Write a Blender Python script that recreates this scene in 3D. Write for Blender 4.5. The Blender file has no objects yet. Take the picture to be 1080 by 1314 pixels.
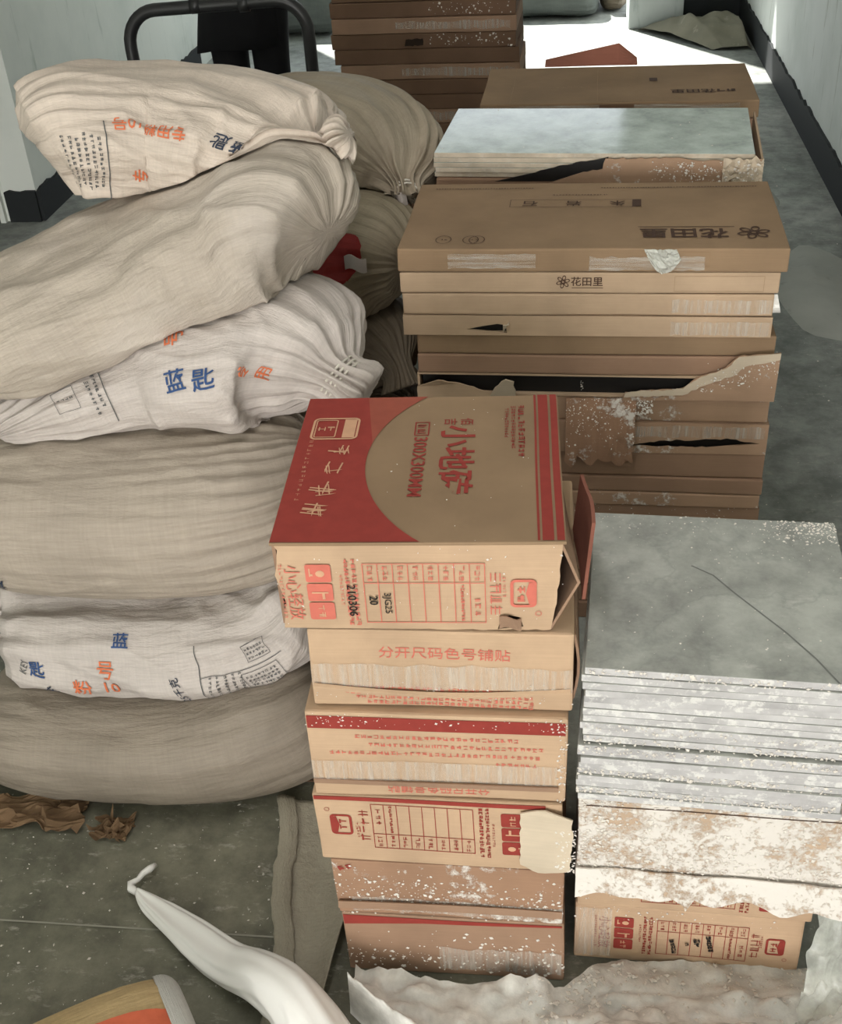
import bpy, bmesh, math, random
from mathutils import Vector, Matrix, noise
from mathutils.bvhtree import BVHTree

rnd = random.Random(7)
SC = bpy.context.scene
COL = SC.collection
R = math.radians
PI = math.pi

# ------------------------------------------------------------------ camera
def setup_camera():
    f, pt, rl, yaw = 1480.0, R(34.5), R(-3.744), R(8.45)
    fw = Vector((0, math.cos(pt), -math.sin(pt))); r = Vector((1, 0, 0)); u = Vector((0, math.sin(pt), math.cos(pt)))
    r, u = r*math.cos(rl) + u*math.sin(rl), u*math.cos(rl) - r*math.sin(rl)
    rot = Matrix.Rotation(yaw, 3, 'Z')
    fw, r, u = rot @ fw, rot @ r, rot @ u
    cd = bpy.data.cameras.new('camera'); cam = bpy.data.objects.new('camera', cd); COL.objects.link(cam)
    m = Matrix((r, u, -fw)).transposed().to_4x4(); m.translation = Vector((0, 0, 1.46))
    cam.matrix_world = m
    cd.sensor_fit = 'VERTICAL'; cd.sensor_height = 24.0; cd.lens = f/1314*24.0
    cd.clip_start = 0.05
    SC.camera = cam
setup_camera()

# ------------------------------------------------------------------ light
w = bpy.data.worlds.new('sky'); SC.world = w; w.use_nodes = True
bg = w.node_tree.nodes['Background']; bg.inputs[0].default_value = (0.86, 0.93, 1.0, 1); bg.inputs[1].default_value = 1.8
def area(name, loc, rot, sx, sy, power, col):
    l = bpy.data.lights.new(name, 'AREA'); l.shape = 'RECTANGLE'; l.size = sx; l.size_y = sy; l.energy = power; l.color = col
    o = bpy.data.objects.new(name, l); COL.objects.link(o); o.location = loc; o.rotation_euler = rot
    return o
area('daylight_front_door', (-0.35, -4.85, 1.25), (R(90), 0, 0), 2.4, 2.3, 185, (1.0, 0.96, 0.93))
area('overhead_fill_light', (-0.35, 0.9, 2.80), (0, 0, 0), 0.25, 1.3, 12, (1.0, 0.97, 0.95))  # unseen fill lamp, added to brighten upward-facing surfaces
sl = bpy.data.lights.new('sun', 'SUN'); sl.energy = 14.0; sl.angle = R(1.2); sl.color = (1.0, 0.97, 0.93)
so = bpy.data.objects.new('sun', sl); COL.objects.link(so)
so.rotation_euler = Vector((0.36, -0.55, -0.80)).to_track_quat('-Z', 'Y').to_euler()
vs = SC.view_settings
vs.view_transform = 'Standard'; vs.look = 'None'; vs.exposure = 0.22; vs.gamma = 1.0; vs.use_curve_mapping = False

# ------------------------------------------------------------------ materials
def lin(r, g, b):
    f = lambda c: (c/255/12.92) if c/255 <= 0.04045 else ((c/255 + 0.055)/1.055)**2.4
    return (f(r), f(g), f(b), 1)
class NT:
    def __init__(s, name):
        s.m = bpy.data.materials.new(name); s.m.use_nodes = True; s.t = s.m.node_tree; s.b = s.t.nodes['Principled BSDF']
    def n(s, typ, **kw):
        x = s.t.nodes.new(typ)
        for k, v in kw.items():
            if k in x.inputs.keys(): x.inputs[k].default_value = v
            else: setattr(x, k, v)
        return x
    def l(s, a, b): s.t.links.new(a, b)
    def coord(s, kind='Object', scale=(1, 1, 1)):
        tc = s.n('ShaderNodeTexCoord'); mp = s.n('ShaderNodeMapping'); mp.inputs['Scale'].default_value = scale
        s.l(tc.outputs[kind], mp.inputs['Vector']); return mp.outputs['Vector']
    def noise(s, vec, scale, detail=4, rough=0.55):
        x = s.n('ShaderNodeTexNoise'); x.inputs['Scale'].default_value = scale; x.inputs['Detail'].default_value = detail; x.inputs['Roughness'].default_value = rough
        s.l(vec, x.inputs['Vector']); return x.outputs['Fac']
    def ramp(s, fac, stops, interp='LINEAR'):
        x = s.n('ShaderNodeValToRGB'); x.color_ramp.interpolation = interp; e = x.color_ramp.elements
        while len(e) < len(stops): e.new(0.5)
        for i, (p, c) in enumerate(stops): e[i].position = p; e[i].color = c if len(c) == 4 else (*c, 1)
        s.l(fac, x.inputs['Fac']); return x.outputs['Color']
    def mix(s, fac, a, b, mode='MIX'):
        x = s.n('ShaderNodeMix'); x.data_type = 'RGBA'; x.blend_type = mode
        for sock, v in ((x.inputs[0], fac), (x.inputs[6], a), (x.inputs[7], b)):
            if hasattr(v, 'is_output'): s.l(v, sock)
            else: sock.default_value = v
        return x.outputs[2]
    def bump(s, h, strength, dist=0.002, prev=None):
        x = s.n('ShaderNodeBump'); x.inputs['Strength'].default_value = strength; x.inputs['Distance'].default_value = dist
        s.l(h, x.inputs['Height'])
        if prev is not None: s.l(prev, x.inputs['Normal'])
        return x.outputs['Normal']
    def out(s, col=None, rough=0.8, nrm=None, spec=0.3):
        if col is not None:
            if hasattr(col, 'is_output'): s.l(col, s.b.inputs['Base Color'])
            else: s.b.inputs['Base Color'].default_value = col
        s.b.inputs['Roughness'].default_value = rough; s.b.inputs['Specular IOR Level'].default_value = spec
        if nrm is not None: s.l(nrm, s.b.inputs['Normal'])
        return s.m
W1 = (1, 1, 1, 1); K1 = (0, 0, 0, 1)
def m_plain(name, c, rough=0.7, spec=0.3): return NT(name).out(lin(*c), rough, None, spec)
def m_print(name, c):
    t = NT(name); v = t.coord('Object')
    f = t.ramp(t.noise(v, 60, 3), [(0.35, (0.93,)*3), (0.65, (1.04,)*3)])
    return t.out(t.mix(1.0, lin(*c), f, 'MULTIPLY'), 0.75)
def m_kraft(name, c, dust=0.0, dscale=60):
    t = NT(name); v = t.coord('Object')
    a = t.ramp(t.noise(v, 7, 5), [(0.3, (0.80,)*3), (0.7, (1.08,)*3)])
    st = t.noise(t.coord('Object', (4, 4, 160)), 3, 4)
    b = t.ramp(st, [(0.3, (0.955,)*3), (0.7, (1.03,)*3)])
    col = t.mix(1.0, t.mix(1.0, lin(*c), a, 'MULTIPLY'), b, 'MULTIPLY')
    h = t.noise(v, 220, 2)
    if dust > 0:
        n1 = t.noise(v, dscale, 6, 0.7); n2 = t.noise(v, 16, 4)
        s = t.n('ShaderNodeMath', operation='ADD'); t.l(n1, s.inputs[0]); t.l(n2, s.inputs[1])
        k = t.ramp(s.outputs[0], [(0.62 - dust*0.13, K1), (0.72 - dust*0.13, W1)])
        s.inputs[1].default_value = 0
        s2 = t.n('ShaderNodeMath', operation='MULTIPLY'); t.l(s.outputs[0], s2.inputs[0]); s2.inputs[1].default_value = 0.5
        k = t.ramp(s2.outputs[0], [(0.60 - dust*0.14, K1), (0.66 - dust*0.12, W1)])
        col = t.mix(k, col, lin(226, 219, 211))
        nr = t.bump(k, 0.6, 0.002, t.bump(h, 0.15, 0.001))
    else: nr = t.bump(h, 0.15, 0.001)
    return t.out(col, 0.85, nr, 0.2)
def m_sack(name, c, dirt=0.25, c2=None):
    t = NT(name); uv = t.coord('UV')
    ob = t.coord('Object')
    w1 = t.n('ShaderNodeTexWave'); w1.bands_direction = 'X'; w1.inputs['Scale'].default_value = 190; w1.inputs['Distortion'].default_value = 0.4; t.l(uv, w1.inputs['Vector'])
    w2 = t.n('ShaderNodeTexWave'); w2.bands_direction = 'Y'; w2.inputs['Scale'].default_value = 190; w2.inputs['Distortion'].default_value = 0.4; t.l(uv, w2.inputs['Vector'])
    wm = t.n('ShaderNodeMath', operation='MULTIPLY'); t.l(w1.outputs['Fac'], wm.inputs[0]); t.l(w2.outputs['Fac'], wm.inputs[1])
    a = t.ramp(t.noise(ob, 5, 5), [(0.3, (1-dirt,)*3), (0.7, (1.05,)*3)])
    b = t.ramp(t.noise(t.coord('UV', (6, 90, 1)), 2.5, 4), [(0.3, (0.90,)*3), (0.7, (1.04,)*3)])
    g = t.ramp(t.noise(t.coord('UV', (120, 8, 1)), 2.0, 4), [(0.3, (0.93,)*3), (0.7, (1.03,)*3)])
    col = t.mix(1.0, t.mix(1.0, t.mix(1.0, lin(*c), a, 'MULTIPLY'), b, 'MULTIPLY'), g, 'MULTIPLY')
    if c2:
        col = t.mix(t.ramp(t.noise(ob, 3.5, 4), [(0.5, K1), (0.7, (0.7, 0.7, 0.7, 1))]), col, lin(*c2))
    wr = t.noise(t.coord('UV', (22, 70, 1)), 1.0, 5, 0.6)
    nr = t.bump(wr, 0.55, 0.008, t.bump(wm.outputs[0], 0.07, 0.001))
    return t.out(col, 0.62, nr, 0.35)
def m_floor():
    t = NT('concrete_floor'); v = t.coord('Object')
    a = t.ramp(t.noise(v, 1.1, 6, 0.6), [(0.32, lin(120, 125, 119)), (0.5, lin(150, 154, 148)), (0.7, lin(182, 184, 178))])
    f = t.ramp(t.noise(v, 11, 8, 0.72), [(0.38, (0.66,)*3), (0.62, (1.18,)*3)])
    col = t.mix(1.0, a, f, 'MULTIPLY')
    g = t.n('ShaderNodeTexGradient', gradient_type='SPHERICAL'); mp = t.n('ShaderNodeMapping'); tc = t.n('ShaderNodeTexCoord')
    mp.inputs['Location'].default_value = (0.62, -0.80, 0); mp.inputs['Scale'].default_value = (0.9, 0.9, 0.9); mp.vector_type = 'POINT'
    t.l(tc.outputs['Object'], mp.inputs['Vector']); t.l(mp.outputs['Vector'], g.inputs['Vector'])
    col = t.mix(t.ramp(g.outputs['Fac'], [(0.0, K1), (0.5, (0.9,)*3)]), col, t.mix(1.0, col, lin(190, 181, 160), 'MULTIPLY'))  # shadow of whoever holds the camera, painted into the floor colour at front left
    sc = t.noise(t.coord('Object', (1, 2.2, 1)), 21, 8, 0.72)
    col = t.mix(t.ramp(sc, [(0.57, K1), (0.70, (0.6,)*3)]), col, lin(186, 183, 172))
    sp = t.noise(v, 75, 4, 0.6)
    col = t.mix(t.ramp(sp, [(0.66, K1), (0.72, (0.7,)*3)]), col, lin(204, 201, 190))
    return t.out(col, 0.62, t.bump(t.noise(v, 45, 5), 0.25, 0.004), 0.35)
def m_wall(name, c1, c2, c3):
    t = NT(name); v = t.coord('Object')
    a = t.ramp(t.noise(v, 2.2, 5, 0.6), [(0.3, lin(*c2)), (0.55, lin(*c1)), (0.75, lin(*c1))])
    s = t.noise(t.coord('Object', (14, 14, 2.2)), 1.3, 6, 0.65)
    col = t.mix(t.ramp(s, [(0.60, K1), (0.72, (0.75,)*3)]), a, lin(*c3))
    return t.out(col, 0.8, t.bump(t.noise(v, 30, 5), 0.2, 0.004), 0.2)
def m_tile_top(name, c, vein, dust=True, rough=0.35):
    t = NT(name); v = t.coord('Object')
    a = t.ramp(t.noise(v, 13, 9, 0.68), [(0.34, lin(*[int(x*0.82) for x in c])), (0.66, lin(*[min(255, int(x*1.1)) for x in c]))])
    n1 = t.noise(v, 6, 5, 0.6)
    s = t.n('ShaderNodeMath', operation='SUBTRACT'); t.l(n1, s.inputs[0]); s.inputs[1].default_value = 0.5
    ab = t.n('ShaderNodeMath', operation='ABSOLUTE'); t.l(s.outputs[0], ab.inputs[0])
    col = t.mix(t.ramp(ab.outputs[0], [(0.0, (0.28,)*3), (0.02, (0.0,)*3)]), a, lin(*vein))
    if dust:
        d = t.noise(t.coord('Object', (1, 1.8, 1)), 16, 8, 0.72)
        col = t.mix(t.ramp(d, [(0.60, K1), (0.70, (0.7,)*3)]), col, lin(205, 204, 198))
        y = t.noise(v, 7.5, 2)
        col = t.mix(t.ramp(y, [(0.68, K1), (0.76, (0.5,)*3)]), col, lin(150, 140, 92))
    return t.out(col, rough, t.bump(t.noise(v, 25, 5), 0.12, 0.002), 0.5)
def m_side(name, c, dust=0.5):
    t = NT(name); v0 = t.coord('Object'); oi = t.n('ShaderNodeObjectInfo'); ad = t.n('ShaderNodeVectorMath', operation='ADD'); t.l(v0, ad.inputs[0]); sc_ = t.n('ShaderNodeVectorMath', operation='SCALE'); sc_.inputs['Scale'].default_value = 9.0; t.l(oi.outputs['Location'], sc_.inputs[0]); t.l(sc_.outputs[0], ad.inputs[1]); v = ad.outputs[0]
    a = t.ramp(t.noise(v, 18, 5), [(0.3, lin(*[int(x*0.86) for x in c])), (0.7, lin(*[min(255, int(x*1.06)) for x in c]))])
    d = t.noise(v, 55, 6, 0.7)
    return t.out(t.mix(t.ramp(d, [(0.52, K1), (0.6, (dust,)*3)]), a, lin(238, 236, 230)), 0.8, t.bump(d, 0.3, 0.002), 0.2)
def m_film(name, c, alpha, rough=0.25, glint=None):
    t = NT(name); v = t.coord('Object')
    k = t.noise(v if glint is None else t.coord('Object', glint), 28, 6, 0.65)
    lo, hi = (alpha*0.7, min(1, alpha*1.25)) if glint is None else (0.03, alpha)  # on tape, pale stretched bands in the alpha are painted highlights
    t.l(t.ramp(k, [(0.35, (lo,)*3), (0.68, (hi,)*3)]), t.b.inputs['Alpha'])
    return t.out(lin(*c), rough, t.bump(k, 0.5, 0.006), 0.6)

M = dict(
    red=m_print('red_print', (146, 56, 48)), red2=m_print('light_red_print', (152, 78, 62)), pink=m_print('faded_red_print', (205, 112, 96)),
    kraftmark=m_print('kraft_mark', (206, 160, 128)), black=m_print('black_print', (34, 30, 28)), brownink=m_print('brown_ink', (74, 52, 40)),
    blue=m_print('blue_print', (52, 78, 122)), navy=m_print('navy_print', (48, 56, 72)), orange=m_print('orange_print', (206, 112, 74)), grey=m_print('grey_print', (92, 92, 92)),
    tan=m_print('tan_ink', (150, 122, 92)),
    kraft=m_kraft('kraft_card', (194, 164, 135)), kraft_b=m_kraft('kraft_card_pale', (188, 162, 135)), kraft_top=m_kraft('kraft_card_brown', (148, 123, 97)),
    kraft_d=m_kraft('kraft_card_dusty', (160, 126, 102), 0.35, 70), kraft_w=m_kraft('kraft_card_plaster', (198, 172, 148), 1.3, 110),
    kraft_f=m_kraft('kraft_card_dark', (118, 92, 74)), kraft_m=m_kraft('kraft_card_mid', (156, 126, 104)), kraft_s=m_kraft('kraft_card_specked', (176, 145, 120), 0.12, 80),  # kraft_f is the darker, less saturated brown
    inner=m_plain('carton_inside', (46, 34, 26), 0.9), darktile=m_plain('dark_tile_edge', (26, 24, 23), 0.5), redcard=m_kraft('red_card', (152, 98, 82)),
    tornedge=m_kraft('torn_card_edge', (206, 190, 168)),
    tape=m_film('clear_tape_glint_v', (236, 228, 216), 0.50, 0.14, (6, 6, .25)), tape_h=m_film('clear_tape_glint_h', (236, 228, 216), 0.5, 0.14, (.35, .35, 8)), film=m_film('plastic_film', (220, 221, 212), 0.6, 0.25), film_w=m_film('white_film', (238, 235, 229), 1.0, 0.24),  # both tapes carry painted highlights: upright ribs and level streaks
    chip=m_plain('plaster_chip', (226, 219, 210), 0.9), rope=m_plain('string', (210, 204, 192), 0.8),
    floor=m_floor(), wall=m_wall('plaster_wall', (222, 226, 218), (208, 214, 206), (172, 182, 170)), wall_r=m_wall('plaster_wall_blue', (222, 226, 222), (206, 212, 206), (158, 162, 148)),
    ceil=m_wall('ceiling_paint', (205, 203, 196), (196, 194, 188), (180, 178, 172)), black_base=m_plain('black_skirting_paint', (38, 41, 42), 0.75),
    column=m_wall('column_paint', (186, 192, 190), (170, 178, 176), (150, 158, 156)),
    tube=m_plain('black_tube', (34, 34, 35), 0.35, 0.5), rubber=m_plain('rubber', (22, 22, 22), 0.8), plate=m_plain('steel_plate', (60, 64, 70), 0.5),
    cloth=m_plain('black_cloth', (15, 15, 17), 0.9), skin=m_plain('skin', (196, 150, 122), 0.6), hair=m_plain('hair', (24, 20, 18), 0.6), shoe=m_plain('shoe', (26, 24, 24), 0.5),
    tile_g=m_tile_top('grey_slate_tile', (172, 174, 168), (126, 130, 126)), tile_w=m_tile_top('pale_polished_tile', (190, 202, 196), (206, 214, 208), False, 0.12),
    side_g=m_side('grey_tile_edge', (196, 193, 192), 0.55), side_w=m_side('pale_tile_edge', (206, 192, 172), 0.15),
    sheet=m_sack('woven_sheet', (176, 168, 150), 0.3), plastic_white=NT('white_plastic').out(lin(240, 238, 234), 0.32, None, 0.5),
    yellow=m_sack('yellow_sack', (192, 166, 122), 0.15), whitebag=m_sack('white_bag_end', (206, 204, 198), 0.15),
    paper=m_kraft('kraft_paper', (120, 96, 72)), bagout=m_sack('grey_green_bag', (104, 110, 106), 0.3),
    cement=m_wall('cement', (140, 136, 120), (112, 110, 96), (168, 164, 150)), dark=m_plain('unlit_room_dark', (10, 10, 10), 0.8), door=m_plain('door_paint', (60, 60, 58), 0.6),
    mortar=m_wall('mortar', (178, 180, 172), (160, 162, 154), (140, 142, 134)),
    redcloth=m_sack('red_cloth', (150, 44, 42), 0.3),
)

# ------------------------------------------------------------------ basic helpers
def tag(o, label=None, cat=None, group=None, kind=None):
    if label: o['label'] = label
    if cat: o['category'] = cat
    if group: o['group'] = group
    if kind: o['kind'] = kind
    return o
def empty(name, loc=(0, 0, 0), rz=0.0):
    o = bpy.data.objects.new(name, None); COL.objects.link(o); o.empty_display_size = 0.05
    o.location = loc; o.rotation_euler = (0, 0, rz); return o
def obj(name, me, mats, parent=None, loc=None, rz=None, smooth=False):
    o = bpy.data.objects.new(name, me); COL.objects.link(o)
    for m in (mats if isinstance(mats, (list, tuple)) else [mats]): me.materials.append(m)
    if parent: o.parent = parent
    if loc is not None: o.location = loc
    if rz is not None: o.rotation_euler = (0, 0, rz)
    if smooth: me.shade_smooth()
    return o
def mesh(name, V, F):
    me = bpy.data.meshes.new(name); me.from_pydata([tuple(v) for v in V], [], F); me.update(); return me
def bm_mesh(name, bm):
    me = bpy.data.meshes.new(name); bm.normal_update(); bm.to_mesh(me); bm.free(); return me
def warp(p, seed, amp):
    d = noise.noise_vector(Vector((p[0]*5 + seed*3.1, p[1]*5 - seed*1.7, p[2]*5 + seed*0.7)))
    return Vector((p[0] + d.x*amp, p[1] + d.y*amp, p[2] + d.z*amp*0.12))
def box_bm(x0, x1, y0, y1, z0, z1, bevel=0.0, cuts=0, seed=0, amp=0.0):
    bm = bmesh.new(); bmesh.ops.create_cube(bm, size=1)
    for v in bm.verts: v.co = Vector((x0 + (v.co.x + .5)*(x1-x0), y0 + (v.co.y + .5)*(y1-y0), z0 + (v.co.z + .5)*(z1-z0)))
    if bevel: bmesh.ops.bevel(bm, geom=bm.edges[:], offset=bevel, segments=2, affect='EDGES', profile=0.6)
    if cuts:
        long = [e for e in bm.edges if e.calc_length() > 0.025]
        bmesh.ops.subdivide_edges(bm, edges=long, cuts=cuts, use_grid_fill=True)
    if amp:
        for v in bm.verts: v.co = warp(v.co, seed, amp)
    return bm
def box(name, x0, x1, y0, y1, z0, z1, mat, parent=None, bevel=0.0, **kw):
    return obj(name, bm_mesh(name, box_bm(x0, x1, y0, y1, z0, z1, bevel, **kw)), mat, parent)
def tube_mesh(name, pts, r, seg=12, cap=True):
    pts = [Vector(p) for p in pts]; n = len(pts); V = []; F = []
    up = Vector((0, 0, 1)); prev = None
    for i, p in enumerate(pts):
        t = (pts[min(i+1, n-1)] - pts[max(i-1, 0)]).normalized()
        if prev is None:
            a = t.cross(up)
            if a.length < 1e-3: a = t.cross(Vector((1, 0, 0)))
        else: a = prev - t*prev.dot(t)
        a.normalize(); prev = a; b = t.cross(a)
        rr = r[i] if isinstance(r, (list, tuple)) else r
        for k in range(seg):
            an = 2*PI*k/seg; V.append(p + (a*math.cos(an) + b*math.sin(an))*rr)
    for i in range(n-1):
        for k in range(seg):
            k2 = (k+1) % seg; F.append((i*seg+k, i*seg+k2, (i+1)*seg+k2, (i+1)*seg+k))
    if cap: F.append(tuple(range(seg))[::-1]); F.append(tuple((n-1)*seg+k for k in range(seg)))
    me = mesh(name, V, F); bm = bmesh.new(); bm.from_mesh(me); bmesh.ops.recalc_face_normals(bm, faces=bm.faces); bm.to_mesh(me); bm.free()
    return me
def sheet_mesh(name, nx, ny, fn, thick=0.0):
    V = [Vector(fn(i/nx, j/ny)) for j in range(ny+1) for i in range(nx+1)]
    F = [(j*(nx+1)+i, j*(nx+1)+i+1, (j+1)*(nx+1)+i+1, (j+1)*(nx+1)+i) for j in range(ny) for i in range(nx)]
    me = mesh(name, V, F)
    uvl = me.uv_layers.new(name='UVMap')
    for lp in me.loops:
        i, j = lp.vertex_index % (nx+1), lp.vertex_index // (nx+1); uvl.data[lp.index].uv = (i/nx*0.5, j/ny*0.5)
    if thick:
        bm = bmesh.new(); bm.from_mesh(me); bmesh.ops.solidify(bm, geom=bm.faces[:], thickness=thick); bm.to_mesh(me); bm.free()
    return me
def outline_mesh(name, outline, holes=(), depth=0.004, jag=0.0, seed=0):
    """flat card cut to an outline (x, z), with holes, of real thickness along y"""
    r = random.Random(seed)
    cu = bpy.data.curves.new(name, 'CURVE'); cu.dimensions = '2D'; cu.fill_mode = 'BOTH'; cu.extrude = depth/2
    for loop in [outline] + list(holes):
        pts = []
        for i, p in enumerate(loop):
            q = loop[(i+1) % len(loop)]; fl = p[2] if len(p) > 2 else 0
            pts.append((p[0], p[1]))
            if fl:
                d = math.hypot(q[0]-p[0], q[1]-p[1]); k = max(1, int(d/0.008))
                for s in range(1, k):
                    f = s/k; pts.append((p[0]+(q[0]-p[0])*f + r.uniform(-1, 1)*jag, p[1]+(q[1]-p[1])*f + r.uniform(-1, 1)*jag))
        sp = cu.splines.new('POLY'); sp.points.add(len(pts)-1); sp.use_cyclic_u = True
        for i, p in enumerate(pts): sp.points[i].co = (p[0], p[1], 0, 1)
    o = bpy.data.objects.new(name, cu); COL.objects.link(o)
    bpy.context.view_layer.update()
    me = bpy.data.meshes.new_from_object(o.evaluated_get(bpy.context.evaluated_depsgraph_get()))
    bpy.data.objects.remove(o); bpy.data.curves.remove(cu)
    for v in me.vertices: v.co = Vector((v.co.x, -v.co.z, v.co.y))
    me.update(); me.name = name
    return me

# ------------------------------------------------------------------ flat print
_tc = {}
def text_geo(s, bold=0.0):
    key = (s, bold)
    if key in _tc: return _tc[key]
    cu = bpy.data.curves.new('print', 'FONT'); cu.body = s; cu.size = 1.0; cu.align_x = 'CENTER'; cu.align_y = 'CENTER'; cu.resolution_u = 2; cu.offset = bold
    o = bpy.data.objects.new('print', cu); COL.objects.link(o); bpy.context.view_layer.update()
    me = bpy.data.meshes.new_from_object(o.evaluated_get(bpy.context.evaluated_depsgraph_get()))
    V = [(v.co.x, v.co.y) for v in me.vertices]; F = [tuple(p.vertices) for p in me.polygons]
    bpy.data.objects.remove(o); bpy.data.curves.remove(cu); bpy.data.meshes.remove(me)
    if V:
        cx = (min(v[0] for v in V)+max(v[0] for v in V))/2; cy = (min(v[1] for v in V)+max(v[1] for v in V))/2
        V = [(x-cx, y-cy) for x, y in V]
    _tc[key] = (V, F); return _tc[key]
class Decal:
    def __init__(s): s.V = []; s.F = []; s.xf = (0, 0, 0, 1, 1)
    def at(s, ox=0, oy=0, rot=0, sx=1, sy=None): s.xf = (ox, oy, R(rot), sx, sx if sy is None else sy); return s
    def add(s, V, F):
        b = len(s.V); ox, oy, r, kx, ky = s.xf; c, n = math.cos(r), math.sin(r)
        s.V += [(ox + (x*kx)*c - (y*ky)*n, oy + (x*kx)*n + (y*ky)*c) for x, y in V]; s.F += [tuple(b+i for i in f) for f in F]
    def poly(s, p): s.add(p, [tuple(range(len(p)))])
    def rect(s, x0, y0, x1, y1): s.poly([(x0, y0), (x1, y0), (x1, y1), (x0, y1)])
    def frame(s, x0, y0, x1, y1, t): s.rect(x0, y0, x1, y0+t); s.rect(x0, y1-t, x1, y1); s.rect(x0, y0+t, x0+t, y1-t); s.rect(x1-t, y0+t, x1, y1-t)
    def rrect(s, x0, y0, x1, y1, r, n=5):
        p = []
        for cx, cy, a0 in ((x1-r, y1-r, 0), (x0+r, y1-r, 90), (x0+r, y0+r, 180), (x1-r, y0+r, 270)):
            for k in range(n+1): a = R(a0 + 90*k/n); p.append((cx + r*math.cos(a), cy + r*math.sin(a)))
        return p
    def ring(s, outer, inner):
        n = len(outer); s.add(outer + inner, [(i, (i+1) % n, n+(i+1) % n, n+i) for i in range(n)])
    def rring(s, x0, y0, x1, y1, r, t): s.ring(s.rrect(x0, y0, x1, y1, r), s.rrect(x0+t, y0+t, x1-t, y1-t, max(r-t, 0.0005)))
    def circ(s, cx, cy, rx, ry, t, n=20):
        s.ring([(cx+rx*math.cos(2*PI*k/n), cy+ry*math.sin(2*PI*k/n)) for k in range(n)], [(cx+(rx-t)*math.cos(2*PI*k/n), cy+(ry-t)*math.sin(2*PI*k/n)) for k in range(n)])
    def text(s, t, x, y, size, rot=0, bold=0.0, kx=1.0):
        V, F = text_geo(t, bold); c, n = math.cos(R(rot)), math.sin(R(rot))
        s.add([(x + (a*size*kx)*c - (b*size)*n, y + (a*size*kx)*n + (b*size)*c) for a, b in V], F)
    def marks(s, x, y, n, h, rot=0, gap=1.12, seed=1, th=0.11):
        """a row of small illegible strokes, as small print reads from afar"""
        r = random.Random(seed); c, q = math.cos(R(rot)), math.sin(R(rot))
        for i in range(n):
            cx = (i - (n-1)/2)*h*gap
            for k in range(r.randint(3, 5)):
                if r.random() < .55: a, b = -h*.42, h*.42; yy = r.uniform(-.42, .42)*h; P = [(cx+a, yy-h*th/2), (cx+b*r.uniform(.3, 1), yy-h*th/2), (cx+b*.9, yy+h*th/2), (cx+a, yy+h*th/2)]
                else: xx = cx + r.uniform(-.4, .4)*h; P = [(xx-h*th/2, -h*.45), (xx+h*th/2, -h*.45), (xx+h*th/2, h*r.uniform(.1, .45)), (xx-h*th/2, h*.4)]
                s.poly([(x + px*c - py*q, y + px*q + py*c) for px, py in P])
    def build(s, name, fn, mat, parent, maxlen=0.03, label=None):
        bm = bmesh.new(); vs_ = [bm.verts.new((x, y, 0)) for x, y in s.V]
        for f in s.F:
            try: bm.faces.new([vs_[i] for i in f])
            except ValueError: pass
        bmesh.ops.triangulate(bm, faces=[f for f in bm.faces if len(f.verts) > 4])
        for _ in range(5):
            es = [e for e in bm.edges if e.calc_length() > maxlen]
            if not es: break
            bmesh.ops.subdivide_edges(bm, edges=es, cuts=1, use_grid_fill=False)
            bmesh.ops.triangulate(bm, faces=[f for f in bm.faces if len(f.verts) > 4])
        for v in bm.verts: v.co = Vector(fn(v.co.x, v.co.y))
        o = obj(name, bm_mesh(name, bm), mat, parent)
        if name in ('small_print', 'icon_marks', 'faint_print', 'stamped_digits', 'printed_label', 'label_outline', 'kraft_logo'): o['kind'] = 'stuff'
        if label: o['label'] = label
        return o
def flower(d, cx, cy, r):
    for k in range(6):
        a = 2*PI*k/6 + .3; px, py = cx + r*.6*math.cos(a), cy + r*.6*math.sin(a)
        o_, i_ = [], []
        for j in range(12):
            b = 2*PI*j/12; ex, ey = math.cos(b)*r*.40, math.sin(b)*r*.27
            o_.append((px + ex*math.cos(a) - ey*math.sin(a), py + ex*math.sin(a) + ey*math.cos(a)))
            i_.append((px + .62*(ex*math.cos(a) - ey*math.sin(a)), py + .62*(ex*math.sin(a) + ey*math.cos(a))))
        d.ring(o_, i_)
    d.circ(cx, cy, r*.26, r*.26, r*.12)
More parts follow.
